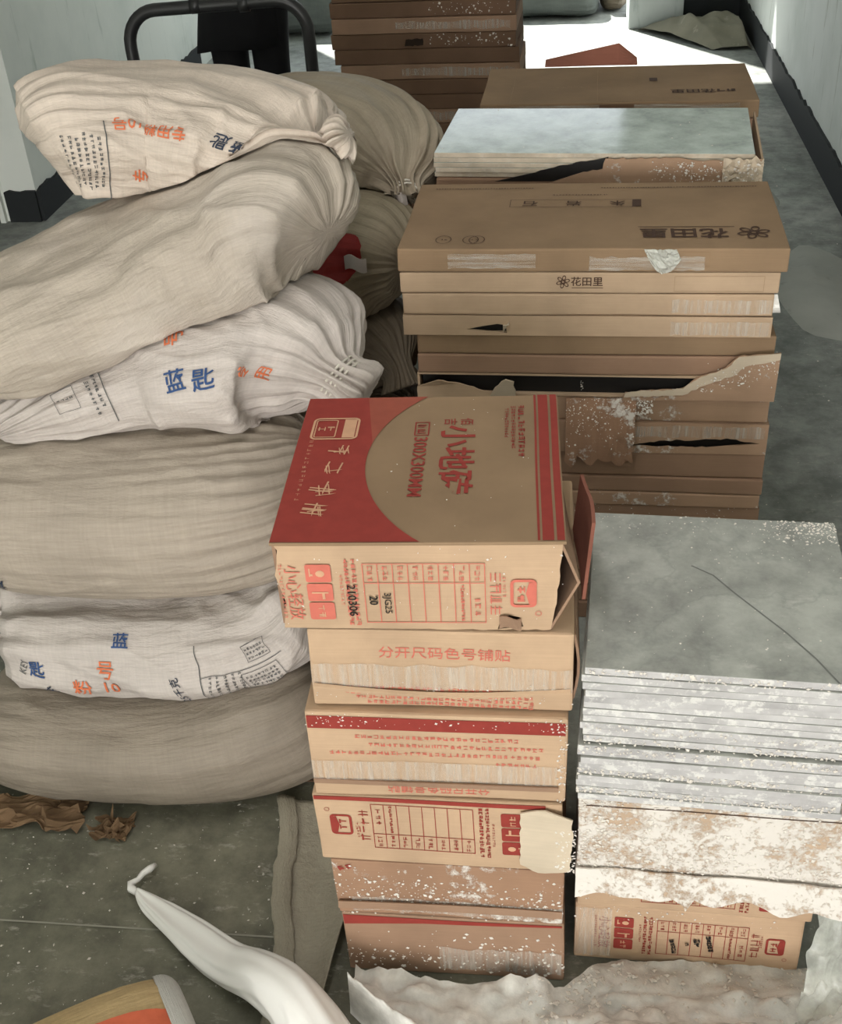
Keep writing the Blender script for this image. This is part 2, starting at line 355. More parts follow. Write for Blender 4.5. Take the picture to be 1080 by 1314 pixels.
def label_panel(W, seed):
    """the red specification panel of the floor tile cartons; x spans about 0.29, y about 0.085 about the centre"""
    red, cut = Decal(), Decal()
    for k, y in enumerate((.027, .001, -.025)):
        red.poly(red.rrect(-.122, y-.012, -.094, y+.012, .003))
    cut.poly([(-.106 + .0045*math.cos(a)*1.1, .027 + .0045*math.sin(a)) for a in [2*PI*i/10 for i in range(10)]]); cut.rect(-.118, .023, -.1165, .034); cut.rect(-.1165, .024, -.114, .0265)
    cut.rect(-.117, .0, -.099, .002); cut.rect(-.106, -.008, -.103, .002)
    cut.marks(-.108, -.025, 2, .009, -90, 1.1, seed+3)
    red.text('小心轻放', -.136, .0, .019, -90)
    red.marks(-.149, .002, 14, .0045, -90, 1.2, seed+1)
    red.marks(-.077, .0, 16, .0055, -90, 1.05, seed+5, .2); red.marks(-.069, .0, 14, .006, -90, 1.1, seed+6, .2); red.marks(-.084, .004, 9, .004, -90, 1.2, seed+7)
    x0, x1, y0, y1, ym, t = -.060, .072, -.042, .040, .013, .0010
    red.frame(x0, y0, x1, y1, t); red.rect(x0, ym, x1, ym+t)
    for k in range(1, 8): x = x0 + (x1-x0)*k/8; red.rect(x-t/2, y0, x+t/2, y1)
    for k in range(8):
        x = x0 + (x1-x0)*(k+.5)/8; red.marks(x, (ym+y1)/2, 3, .0068, -90, 1.05, seed+20+k)
    red.marks(x0 + (x1-x0)*6.5/8, (y0+ym)/2, 12, .0042, -90, 1.0, seed+31, .2); red.marks(x0 + (x1-x0)*7.5/8, (y0+ym)/2 - .004, 3, .008, -90, 1.3, seed+32)
    red.marks(.083, -.002, 4, .015, -90, 1.0, seed+33, .08); red.marks(.092, .008, 6, .004, -90, 1.2, seed+34)
    red.rring(.098, -.02, .126, .018, .006, .0035); red.marks(.110, -.002, 2, .010, -90, 1.1, seed+36, .16); red.poly([(.118, -.016), (.124, -.016), (.124, .014), (.118, .014), (.1145, -.001)])
    red.circ(.128, -.029, .0035, .0035, .0007, 12)
    return red, cut

# ------------------------------------------------------------------ chips of plaster
def chips(parent, fn, n, seed, smin=.0015, smax=.005, name='plaster_crumb', dens=None):
    r = random.Random(seed); V = []; F = []
    k = 0; tries = 0
    while k < n and tries < n*20:
        tries += 1
        s, t = r.random(), r.random()
        if dens and r.random() > dens(s, t): continue
        p, nv = fn(s, t); p = Vector(p); nv = Vector(nv).normalized()
        a = nv.orthogonal().normalized(); b = nv.cross(a); an = r.random()*2*PI
        a, b = a*math.cos(an) + b*math.sin(an), b*math.cos(an) - a*math.sin(an)
        sz = smin + (smax-smin)*r.random()**2.5; el = r.uniform(.4, 1.0); i = len(V)
        V += [p + a*sz*r.uniform(.6, 1), p + b*sz*el*r.uniform(.6, 1), p - a*sz*r.uniform(.6, 1), p - b*sz*el*r.uniform(.6, 1), p + nv*sz*r.uniform(.3, .6)]
        F += [(i, i+1, i+4), (i+1, i+2, i+4), (i+2, i+3, i+4), (i+3, i, i+4)]; k += 1
    o = obj(name, mesh(name, V, F), M['chip'], parent); o['kind'] = 'stuff'
    return o

# ================================================================== THE ROOM
def struct(o): o['kind'] = 'structure'; return o
XL, XR, YB = -1.93, 0.93, 6.95
def gridplane(name, x0, x1, y0, y1, z, mat):
    return obj(name, mesh(name, [(x0, y0, z), (x1, y0, z), (x1, y1, z), (x0, y1, z), (x0, y0, z-.1), (x1, y0, z-.1), (x1, y1, z-.1), (x0, y1, z-.1)],
                          [(0, 1, 2, 3), (7, 6, 5, 4), (0, 4, 5, 1), (1, 5, 6, 2), (2, 6, 7, 3), (3, 7, 4, 0)]), mat)
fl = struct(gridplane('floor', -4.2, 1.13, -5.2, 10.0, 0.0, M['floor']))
jn = Decal(); jn.poly([(-1.9, .9965), (-.40, .999), (-.40, 1.002), (-1.9, .9995)])
jn.build('floor_joint', lambda x, y: (x, y, .0012), m_plain('joint_filler', (150, 148, 136), .8), fl, 9)
struct(box('ceiling', -4.2, 1.13, -5.2, 7.15, 2.9, 3.0, M['ceil']))
struct(box('wall_right', XR, XR+.2, -5.0, 7.15, 0, 2.9, M['wall_r']))
wl = struct(box('wall_left', XL-.135, XL, 3.95, 6.95, 0, 2.9, M['wall']))
struct(box('wall_left_near', -2.26, -2.06, -5.0, 2.95, 0, 2.9, M['wall']))
struct(box('wall_left_over_door', -2.26, -2.06, 2.95, 3.95, 2.1, 2.9, M['wall']))
struct(box('wall_side_room', -4.2, -4.0, 1.0, 7.0, 0, 2.9, M['dark']))  # near-black colour stands in for the darkness of the unlit side room
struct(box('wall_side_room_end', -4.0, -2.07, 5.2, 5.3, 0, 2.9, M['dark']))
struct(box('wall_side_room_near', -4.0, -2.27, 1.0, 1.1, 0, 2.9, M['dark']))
tr = struct(box('trim_1', -2.085, -2.065, 3.93, 3.95, 0, 2.1, M['wall']))
struct(box('wall_back_right', .60, XR, YB, YB+.2, 0, 2.9, M['wall_r']))
struct(box('wall_back_top', -2.06, .60, YB, YB+.2, 2.25, 2.9, M['wall_r']))
struct(box('wall_back_left', -2.06, -1.80, YB, YB+.2, 0, 2.25, M['wall_r']))
struct(box('wall_front_left', -2.26, -1.50, -5.2, -5.0, 0, 2.9, M['wall']))
struct(box('wall_front_right', .80, 1.13, -5.2, -5.0, 0, 2.9, M['wall']))
struct(box('wall_front_top', -1.50, .80, -5.2, -5.0, 2.6, 2.9, M['wall']))
struct(box('wall_pier', .31, .60, 6.75, 7.15, 0, 2.9, M['column'], bevel=.01))
def ragged_base(name, fn, n, h=.125):
    V = []; F = []; r = random.Random(len(name))
    for i in range(n+1):
        t = i/n; hh = h + r.uniform(-.006, .008)
        V += [fn(t, 0, 0), fn(t, 0, .012), fn(t, hh, .012), fn(t, hh, 0)]
    for i in range(n):
        a = i*4; F += [(a+1, a+5, a+6, a+2), (a+2, a+6, a+7, a+3)]
    F += [(0, 1, 2, 3), (n*4+3, n*4+2, n*4+1, n*4)]
    return struct(obj(name, mesh(name, V, F), M['black_base']))
ragged_base('baseboard_right', lambda t, z, d: (XR-d, -4.9 + t*(YB+4.9), z), 240)
ragged_base('baseboard_back', lambda t, z, d: (.60 + t*(XR-.60), YB-d, z), 14)
ragged_base('baseboard_left_end', lambda t, z, d: (XL-.12 + t*.12, 3.95-d, z), 6, .115)
ragged_base('baseboard_left', lambda t, z, d: (XL+d, 3.95 + t*2.2, z), 60, .115)

# ================================================================== CARTONS
LIGHT = {}
def front_fn(W, L, H, seed, amp, eps=.0009):
    return lambda s, t: warp((s, -L/2, H/2 + t), seed, amp) + Vector((0, -eps, 0))
def top_fn(W, L, H, seed, amp, eps=.0010):
    return lambda s, t: warp((s, t, H), seed, amp) + Vector((0, 0, eps))
def carton_root(name, label, fl_xy, W, L, z, rz, group, cat='carton'):
    c, s = math.cos(rz), math.sin(rz); x = fl_xy[0] + W/2*c - L/2*s; y = fl_xy[1] + W/2*s + L/2*c
    t = empty(name, (x, y, z), rz); tag(t, label, cat, group); return t
def carton_body(root, W, L, H, mat, seed, amp=.003, name='body', bevel=.0035):
    bm = box_bm(-W/2, W/2, -L/2, L/2, .0006, H-.0004, bevel, 7, seed, amp)
    return obj(name, bm_mesh(name, bm), mat, root)
def tape_strip(root, fn, x0, x1, y0, y1, name='tape', jag=.003, seed=0, mat='tape'):
    d = Decal(); r = random.Random(seed); n = 16
    top = [(x0 + (x1-x0)*i/n, y1 + r.uniform(-jag, jag)) for i in range(n+1)]; bot = [(x0 + (x1-x0)*i/n, y0 + r.uniform(-jag, jag)) for i in range(n+1)]
    for i in range(n): d.poly([bot[i], bot[i+1], top[i+1], top[i]])
    return d.build(name, fn, M[mat], root, .02)

GA = 'red printed floor tile cartons'
# ---- A1: top red-and-kraft carton
def carton_top_red():
    W, L, H, rz, z = .315, .315, .121, R(2.7), .626
    t = carton_root('tile_carton', 'carton with large red printed lid, topmost of the front left stack', (-.309, .962), W, L, z, rz, GA)
    t0 = .004
    b = box('tile_block', -W/2+.012, W/2-.022, -L/2+.012, L/2-.012, .004, H-.012, M['inner'], t)
    sd, am = 3, .0015
    # lid
    bm = box_bm(-W/2, W/2, -L/2, L/2, H-t0, H, .0015, 8, sd, am); obj('lid', bm_mesh('lid', bm), M['kraft_top'], t)
    # front and back panels, torn at the corners
    fo = [(-W/2+.004, .004, 1), (-W/2+.010, .040, 0), (-W/2+.002, .078, 1), (-W/2+.008, H-.010, 0), (-W/2+.004, H-.002, 0), (W/2-.004, H-.002, 0), (W/2-.005, H-.02, 1), (W/2-.012, .03, 1), (W/2-.016, .001, 1), (.0, .002, 0)]
    me = outline_mesh('front_panel', fo, [[(.084, .002), (.088, .017, 1), (.097, .022), (.108, .019, 1), (.112, .006)]], .004, .0012, 4)
    for v in me.vertices: v.co = warp((v.co.x, v.co.y - L/2 + .003, v.co.z), sd, am)
    obj('front_panel', me, M['kraft'], t)
    # torn card plug hanging in the hole
    me = sheet_mesh('torn_patch', 6, 5, lambda a, c: (.086 + .024*a, -L/2 - .002 - .006*math.sin(a*3)*c, .004 + .018*c + .003*math.sin(a*5)), .0015); obj('torn_patch', me, M['kraft_m'], t)
    box('back_panel', -W/2+.003, W/2-.003, L/2-.005, L/2-.001, .001, H-.004, M['kraft'], t)
    box('side_panel', -W/2, -W/2+.004, -L/2+.012, L/2-.002, .001, H-.004, M['kraft_m'], t)
    # right side panel bulging open
    def rp(a, c):
        zz = .001 + (H-.004)*c; bul = (.021*(1-a)**1.3 + .003)*(c/.55 if c < .55 else (1-c)/.45)
        return (W/2 - .004 + bul - .010*(1-c)*(1-a), -L/2 + .002 + (L-.006)*a, zz)
    obj('side_flap', sheet_mesh('side_flap', 12, 20, rp, .003), M['kraft_m'], t)
    # lid print
    tf = top_fn(W, L, H, sd, am)
    cx, cy, rr = .144, .004, .213
    dark, lite, stripe, lightm = Decal(), Decal(), Decal(), Decal()
    n = 40
    for i in range(n):
        ya, yb = -L/2+.001 + (L-.002)*i/n, -L/2+.001 + (L-.002)*(i+1)/n
        ex = lambda y: cx - math.sqrt(max(0, rr*rr - (y-cy)**2)) if abs(y-cy) < rr else cx
        e2 = lambda y: min(ex(y), -.066 - .14*max(0, y-.05)) if y > 0 else ex(y)
        lim = lambda y: max(-W/2+.001, e2(y))
        dark.poly([(-W/2+.001, ya), (lim(ya), ya), (lim(yb), yb), (-W/2+.001, yb)])
        if yb > .03: lite.poly([(lim(ya), ya), (max(lim(ya), ex(ya)), ya), (max(lim(yb), ex(yb)), yb), (lim(yb), yb)])
        elif ya < -.09: dark.poly([(lim(ya), ya), (max(lim(ya), ex(ya)), ya), (max(lim(yb), ex(yb)), yb), (lim(yb), yb)])
        else: dark.poly([(lim(ya), ya), (max(lim(ya), ex(ya)), ya), (max(lim(yb), ex(yb)), yb), (lim(yb), yb)])
    dark.build('red_lid_print', tf, M['red'], t, .03); lite.build('light_red_lid_print', tf, M['red2'], t, .03)
    for x0, x1 in ((W/2-.030, W/2-.0275), (W/2-.025, W/2-.013), (W/2-.010, W/2-.002)):
        sd_ = Decal(); sd_.rect(x0, -L/2+.002, x1, L/2-.001); sd_.build('red_stripe', tf, M['red'], t, .03)
    stripe.text('小地砖', .036, .008, .044, -90, .018, 1.15); stripe.build('red_lettering', tf, M['red'], t, .03); stripe = Decal(); stripe.text('佰', .046, .092, .017, -90, .004); stripe.text('吉', .026, .092, .017, -90, .004); stripe.build('red_lettering', tf, M['red'], t, .03); stripe = Decal()
    stripe.text('300X300MM', -.008, -.008, .0225, -90, .012, 1.1); stripe.build('red_lettering', tf, M['red'], t, .03); stripe = Decal()
    stripe.frame(-.017, .060, .001, .092, .0016); stripe.marks(-.008, .076, 2, .012, -90, 1.1, 9, .14)
    stripe.marks(.112, .070, 13, .0085, -90, 1.1, 11, .16); stripe.marks(.102, .078, 15, .0062, -90, 1.1, 12, .12); stripe.marks(.094, .088, 12, .0055, -90, 1.1, 13, .12)
    stripe.build('small_print', tf, M['red'], t, .03)
    tf2 = top_fn(W, L, H, sd, am, .0018)
    lm = Decal(); lm.rring(-.143, .052, -.085, .104, .008, .0028); lm.rring(-.139, .057, -.112, .099, .003, .0014); lm.marks(-.125, .078, 2, .011, 0, 1.1, 21, .12)
    lm.poly([(-.104, .056), (-.089, .056), (-.089, .100), (-.104, .100), (-.094, .078)])
    for k, (x, y, h) in enumerate(((-.104, .028, .026), (-.108, -.012, .030), (-.112, -.055, .034), (-.116, -.098, .032))): lm.marks(x, y, 1, h, -100, 1, 210+k*3, .06); lm.marks(x+.004, y-.004, 1, h*.8, -80, 1, 240+k*5, .05)
    lm.marks(-.139, -.015, 14, .006, -90, 1.6, 25, .06)
    lm.build('kraft_logo', tf2, M['kraftmark'], t, .03)
    # front print
    ff = lambda s, v: warp((s, -L/2 + .003, H/2 - .006 + v), sd, am) + Vector((0, -.0040, 0))
    red, cut = label_panel(W, 40); red.build('printed_label', ff, M['pink'], t, .03)
    cut.build('icon_marks', lambda s, v: ff(s, v) + Vector((0, -.0006, 0)), M['kraftmark'], t, .03)
    bk = Decal(); bk.text('210306', -.0735, -.010, .013, -90, .012, 1.15); bk.text('20', -.050, -.010, .013, -90, .02); bk.text('3JG25', -.0355, -.014, .011, -90, .006, 1.1)
    bk.build('stamped_digits', lambda s, v: ff(s, v) + Vector((0, -.0006, 0)), M['black'], t, .03)
    chips(t, lambda a, c: (warp((-W/2 + W*a, -L/2+.001, .004 + (H-.008)*c), sd, am), (0, -1, 0)), 60, 5, .0008, .0025)
    chips(t, lambda a, c: (warp((-W/2 + W*a, -L/2 + L*c, H), sd, am) , (0, 0, 1)), 40, 6, .0007, .0018)
    return t
carton_top_red()

# ---- A2..A6
def stack_carton(label, xl, yf, W, z, H, rz, mat, seed, L=.31, amp=.004, group=GA, name='tile_carton'):
    t = carton_root(name, label, (xl, yf), W, L, z, rz, group)
    carton_body(t, W, L, H, mat, seed, amp)
    return t, W, L, front_fn(W, L, H, seed, amp)
def carton_2():
    H = .117; t, W, L, ff = stack_carton('carton with upright red notice line and clear tape, second in front left stack', -.284, .968, .300, .508, H, R(1.0), M['kraft'], 11)
    d = Decal(); d.text('分开尺码色号铺贴', .006, .026, .0185, 0, .004); d.build('red_lettering', ff, M['pink'], t, .03)
    d = Decal()
    for k in range(4): d.marks(-.008 + .006*k, -.030 - .0075*k, 34 - 2*k, .0062, 180 - 1, 1.1, 50+k, .14)
    d.build('small_print', ff, M['pink'], t, .05)
    tape_strip(t, lambda s, v: ff(s, v) + Vector((0, -.001, 0)), -W/2+.001, W/2-.001, -.028, .008, 'tape', .003, 3)
    # folded lower flap edge
    me = sheet_mesh('flap_edge', 24, 3, lambda a, c: (-W/2 + .002 + (W-.004)*a, -L/2 - .0025 - .003*c*(1-c)*4, H*.5 - .022 - .010*math.sin(PI*a) - .006*c), .0015); obj('flap_edge', me, M['kraft'], t)
    chips(t, lambda a, c: (ff(-W/2 + W*a, -H/2 + .012 + .03*c), (0, -1, 0)), 70, 8, .0008, .0028)
    # raised red flap standing behind the top carton
    me = sheet_mesh('raised_flap', 8, 8, lambda a, c: (.164 + .008*c + .003*math.sin(3*a) - .010*a, -L/2 + .070 + .13*a - .006*c, H*.93 + .112*c - .02*a*c + .004*math.sin(6*a)*c), .004); obj('raised_flap', me, M['redcard'], t)
    me = sheet_mesh('side_flap', 8, 5, lambda a, c: (W/2 + .002 + .006*math.sin(PI*c), -L/2 + .01 + (L-.03)*a, .01 + (H-.02)*c), .003); obj('side_flap', me, M['kraft_m'], t)
carton_2()
def carton_3():
    H = .140; t, W, L, ff = stack_carton('carton with red band above upside-down print, third in the front left stack', -.296, .958, .308, .366, H, R(.6), M['kraft'], 12)
    d = Decal(); d.rect(-W/2+.002, .044, W/2-.003, .064); d.build('red_band', ff, M['red'], t, .03)
    d = Decal()
    for k, (x, n) in enumerate(((.0, 26), (.022, 28), (-.004, 34), (.092, 7))): d.marks(x, .032 - .0135*k, n, .0066, 180, 1.12, 60+k, .15)
    d.build('small_print', ff, M['pink'], t, .03); d = Decal(); d.text('分开尺码色号铺贴', -.002, -.056, .0155, 180, .004); d.build('red_lettering', ff, M['pink'], t, .03)
    tape_strip(t, lambda s, v: ff(s, v) + Vector((0, -.0012, 0)), -W/2+.001, W/2-.012, -.041, -.008, 'tape', .001, 4)
    me = sheet_mesh('flap_edge', 20, 2, lambda a, c: (-W/2 + (W-.01)*a, -L/2 - .003, H/2 - .040 - .007*c), .002); obj('flap_edge', me, M['kraft_m'], t)
    chips(t, lambda a, c: (ff(-W/2 + W*a, H/2 - .022 + .02*c), (0, -1, -.0)), 90, 9, .0008, .003, dens=lambda a, c: .3 + .7*(a < .3 or a > .9))
    chips(t, lambda a, c: (ff(W/2 - .012*a, -H/2 + H*c), (.3, -1, 0)), 60, 10, .001, .0035)
carton_3()
def carton_4():
    H = .124; t, W, L, ff = stack_carton('carton with upside-down red specification table and torn bare corner, fourth in the front left stack', -.304, .958, .312, .240, H, R(.4), M['kraft'], 13)
    red, cut = label_panel(W, 140)
    flip = lambda s, v: ff(-s*1.0 - .012, -v*1.0 + .006)
    red.build('printed_label', flip, M['red'], t, .03); cut.build('icon_marks', lambda s, v: flip(s, v) + Vector((0, -.0006, 0)), M['kraftmark'], t, .03)
    d = Decal(); d.rect(-W/2+.002, .053, W/2-.02, .060); d.build('red_band', ff, M['red'], t, .03)
    me = outline_mesh('torn_liner', [(W/2-.052, -.045, 1), (W/2-.050, .050, 1), (W/2-.020, .058, 0), (W/2+.012, .048, 1), (W/2+.010, -.048, 1), (W/2-.03, -.060, 1)], (), .002, .0015, 14)
    for v in me.vertices: v.co = warp((v.co.x, v.co.y - L/2 - .0045 - max(0, v.co.x - W/2+.03)*.15, H/2 + v.co.z), 13, .004)
    obj('torn_liner', me, M['tornedge'], t)
    chips(t, lambda a, c: (Vector((W/2 - .010 + .026*a, -L/2 - .012, H/2 - .05 + .08*c)), (0, -1, 0)), 120, 15, .001, .004, dens=lambda a, c: a)
carton_4()
def carton_5():
    H = .108; t, W, L, ff = stack_carton('carton strewn with white plaster crumbs, fifth in the front left stack', -.290, .958, .302, .130, H, R(.2), M['kraft_d'], 15)
    chips(t, lambda a, c: (ff(-W/2 + W*a, -H/2 + H*c*.9), (0, -1, 0)), 420, 16, .0008, .0042, dens=lambda a, c: .25 + .75*(.15 < c < .75))
    d = Decal(); d.marks(-W/2 + .018, .040, 2, .010, 20, 1.1, 77, .2); d.build('red_lettering', ff, M['red'], t)
    me = sheet_mesh('flap_edge', 22, 2, lambda a, c: (-W/2 + .002 + (W-.004)*a, -L/2 - .004 - .003*c, .030 - .010*c + .004*math.sin(2.5*a)), .002); obj('flap_edge', me, M['kraft_m'], t)
    tape_strip(t, lambda s, v: ff(s, v) + Vector((0, -.001, 0)), -W/2+.02, W/2-.001, -.045, -.018, 'tape', .002, 5)
carton_5()
def carton_6():
    H = .130; t, W, L, ff = stack_carton('scuffed brown carton with thin red top stripe, lowest of the front left stack', -.288, .960, .302, .0, H, R(0), M['kraft_m'], 17)
    d = Decal(); d.poly([(-W/2+.002, .040), (-W/2+.11, .050), (W/2-.003, .056), (W/2-.003, .060), (-W/2+.002, .060)]); d.build('red_band', ff, M['red'], t, .03)
    chips(t, lambda a, c: (ff(-W/2 + W*a, -H/2 + .012 + H*c*.75), (0, -1, 0)), 300, 18, .0008, .0045, dens=lambda a, c: .12 + .6*(c < .4) + .7*(a > .62)*(c < .7))
    tape_strip(t, lambda s, v: ff(s, v) + Vector((0, -.001, 0)), -.02, W/2-.004, -.05, .0, 'tape', .004, 6)
carton_6()

# ---- D: right front stack
GD = 'cartons under the grey tiles'
def carton_d():
    H = .123; t, W, L, ff = stack_carton('carton with upright red specification table and stamped digits, lowest under the grey tiles', .029, 1.0, .304, 0, H, R(-1.0), M['kraft'], 31, group=GD)
    red, cut = label_panel(W, 240); sh = lambda s, v: ff(s*.92 + .014, v*.92)
    red.build('printed_label', sh, M['red'], t, .03); cut.build('icon_marks', lambda s, v: sh(s, v) + Vector((0, -.0006, 0)), M['kraftmark'], t, .03)
    bk = Decal(); bk.marks(-.018, -.018, 5, .007, -80, .9, 81, .22); bk.marks(-.0, -.010, 1, .006, -80, 1, 82, .3); bk.marks(.013, -.006, 2, .009, -80, 1, 83, .22); bk.marks(.030, -.006, 5, .008, -80, .9, 84, .22)
    bk.build('stamped_digits', lambda s, v: ff(s, v) + Vector((0, -.0016, 0)), M['black'], t)
    tape_strip(t, lambda s, v: ff(s, v) + Vector((0, -.002, 0)), -W/2+.001, -W/2+.05, -.05, .055, 'tape', .002, 7)
    chips(t, lambda a, c: (ff(-W/2 + W*a, .03 + .03*c), (0, -1, 0)), 50, 32, .0008, .003, dens=lambda a, c: 1-a)
    H = .114; t, W, L, ff = stack_carton('carton with upside-down red table half covered by dusty carton above it', .029, .995, .309, .124, H, R(-1.0), M['kraft'], 33, group=GD)
    red, cut = label_panel(W, 340); sh = lambda s, v: ff(-s*.92 - .004, -v*.92 - .004)
    red.build('printed_label', sh, M['red'], t, .03); cut.build('icon_marks', lambda s, v: sh(s, v) + Vector((0, -.0006, 0)), M['kraftmark'], t, .03)
    chips(t, lambda a, c: (ff(-W/2 + W*.35*a, -.04 + .05*c), (0, -1, 0)), 90, 34, .001, .004)
    H = .150; t, W, L, ff = stack_carton('carton whose front is caked with white plaster dust, right below the grey tiles', .026, .951, .345, .239, H, R(-2.2), M['kraft_w'], 35, L=.325, group=GD, amp=.007)
    chips(t, lambda a, c: (ff(-W/2 + W*a, -H/2 + H*c), (0, -1, 0)), 1500, 36, .0009, .0045, name='plaster_crumb', dens=lambda a, c: .35 + .65*(c < .35 or a < .15))
    def skirt(a, c):
        n = noise.noise(Vector((a*9, 1.3, c*2)))
        return (-W/2 + W*a, -L/2 - .003 - .012*c - .004*n, .028 - (.038 + .012*n)*c)
    obj('torn_skirt', sheet_mesh('torn_skirt', 40, 5, skirt, .003), M['kraft_w'], t)
    d = Decal(); d.rect(-W/2+.01, .064, W/2-.004, .0655); d.build('seam', ff, M['brownink'], t)
carton_d()
# ---- grey tiles
tile_me = {}
def tile_mesh(W, L, H, bev=.0010):
    k = (W, L, H)
    bm = box_bm(-W/2, W/2, -L/2, L/2, 0, H, bev); bm.normal_update()
    for f in bm.faces: f.material_index = 0 if f.normal.z > .9 else 1
    return bm_mesh('tile', bm)
ORD = ['topmost', 'second', 'third', 'fourth', 'fifth', 'sixth', 'seventh', 'eighth', 'ninth', 'tenth', 'eleventh', 'twelfth', 'thirteenth', 'fourteenth', 'fifteenth', 'sixteenth', 'seventeenth', 'eighteenth', 'nineteenth', 'twentieth', 'twenty-first']
def grey_tiles():
    base = tile_mesh(.30, .30, .0098); base.materials.append(M['tile_g']); base.materials.append(M['side_g'])
    n = 20; rz = R(-2.8); c, s = math.cos(rz), math.sin(rz); z = .3905
    for i in range(n):
        k = n-1-i
        o = bpy.data.objects.new('floor_tile', base); COL.objects.link(o)
        dx, dy = rnd.uniform(-.0025, .0025), rnd.uniform(-.0025, .0025)
        if i < 9: dx -= .002; dy -= .004
        o.location = (.0275 + .15*c - .15*s + dx, .953 + .15*s + .15*c + dy, z); o.rotation_euler = (0, 0, rz + R(rnd.uniform(-.4, .4)))
        if k == 0: o.location.z += .0006
        lab = 'grey slate-look floor tile lying face up, topmost of the square pile' if k == 0 else 'grey square floor tile, %s from the top of the pile, edge showing' % ORD[k]
        tag(o, lab, 'tile', 'grey square floor tiles in the pile'); z += .0100 if i != 8 else .0125
        if i in (n-1, 11, 9, 8, 4, 1):
            nn = {n-1: 150, 11: 90, 9: 160, 8: 200, 4: 260, 1: 300}[i]
            chips(o, lambda a, d: ((-.15 + .3*a, -.1515, -.001 + .011*d), (0, -1, .1)), nn, 300+i, .0008, .0034)
        if k == 0:
            sc_ = Decal(); P_ = [(-.03, .045), (-.005, .028), (.018, -.004), (.04, -.032), (.07, -.07), (.098, -.112), (.118, -.150)]
            for q, w_ in zip(P_, P_[1:]): sc_.poly([(q[0]-.0009, q[1]-.0006), (w_[0]-.0009, w_[1]-.0006), (w_[0]+.0009, w_[1]+.0006), (q[0]+.0009, q[1]+.0006)])
            sc_.build('scratch_line', lambda x, y: (x, y, .0101), m_print('scratch_grey', (122, 124, 120)), o)
            chips(o, lambda a, d: ((-.15 + .3*a, -.15 + .3*d, .0098), (0, 0, 1)), 160, 400, .0006, .0022, dens=lambda a, d: .35 + .65*(d > .6)*(a > .4))
            chips(o, lambda a, d: ((.06 + .09*a, .10 + .05*d, .0098), (0, 0, 1)), 260, 401, .0008, .0032, dens=lambda a, d: a*d + .1)
            chips(o, lambda a, d: ((-.15 + .3*a, .115 + .035*d, .0098), (0, 0, 1)), 90, 402, .0008, .0026)
grey_tiles()

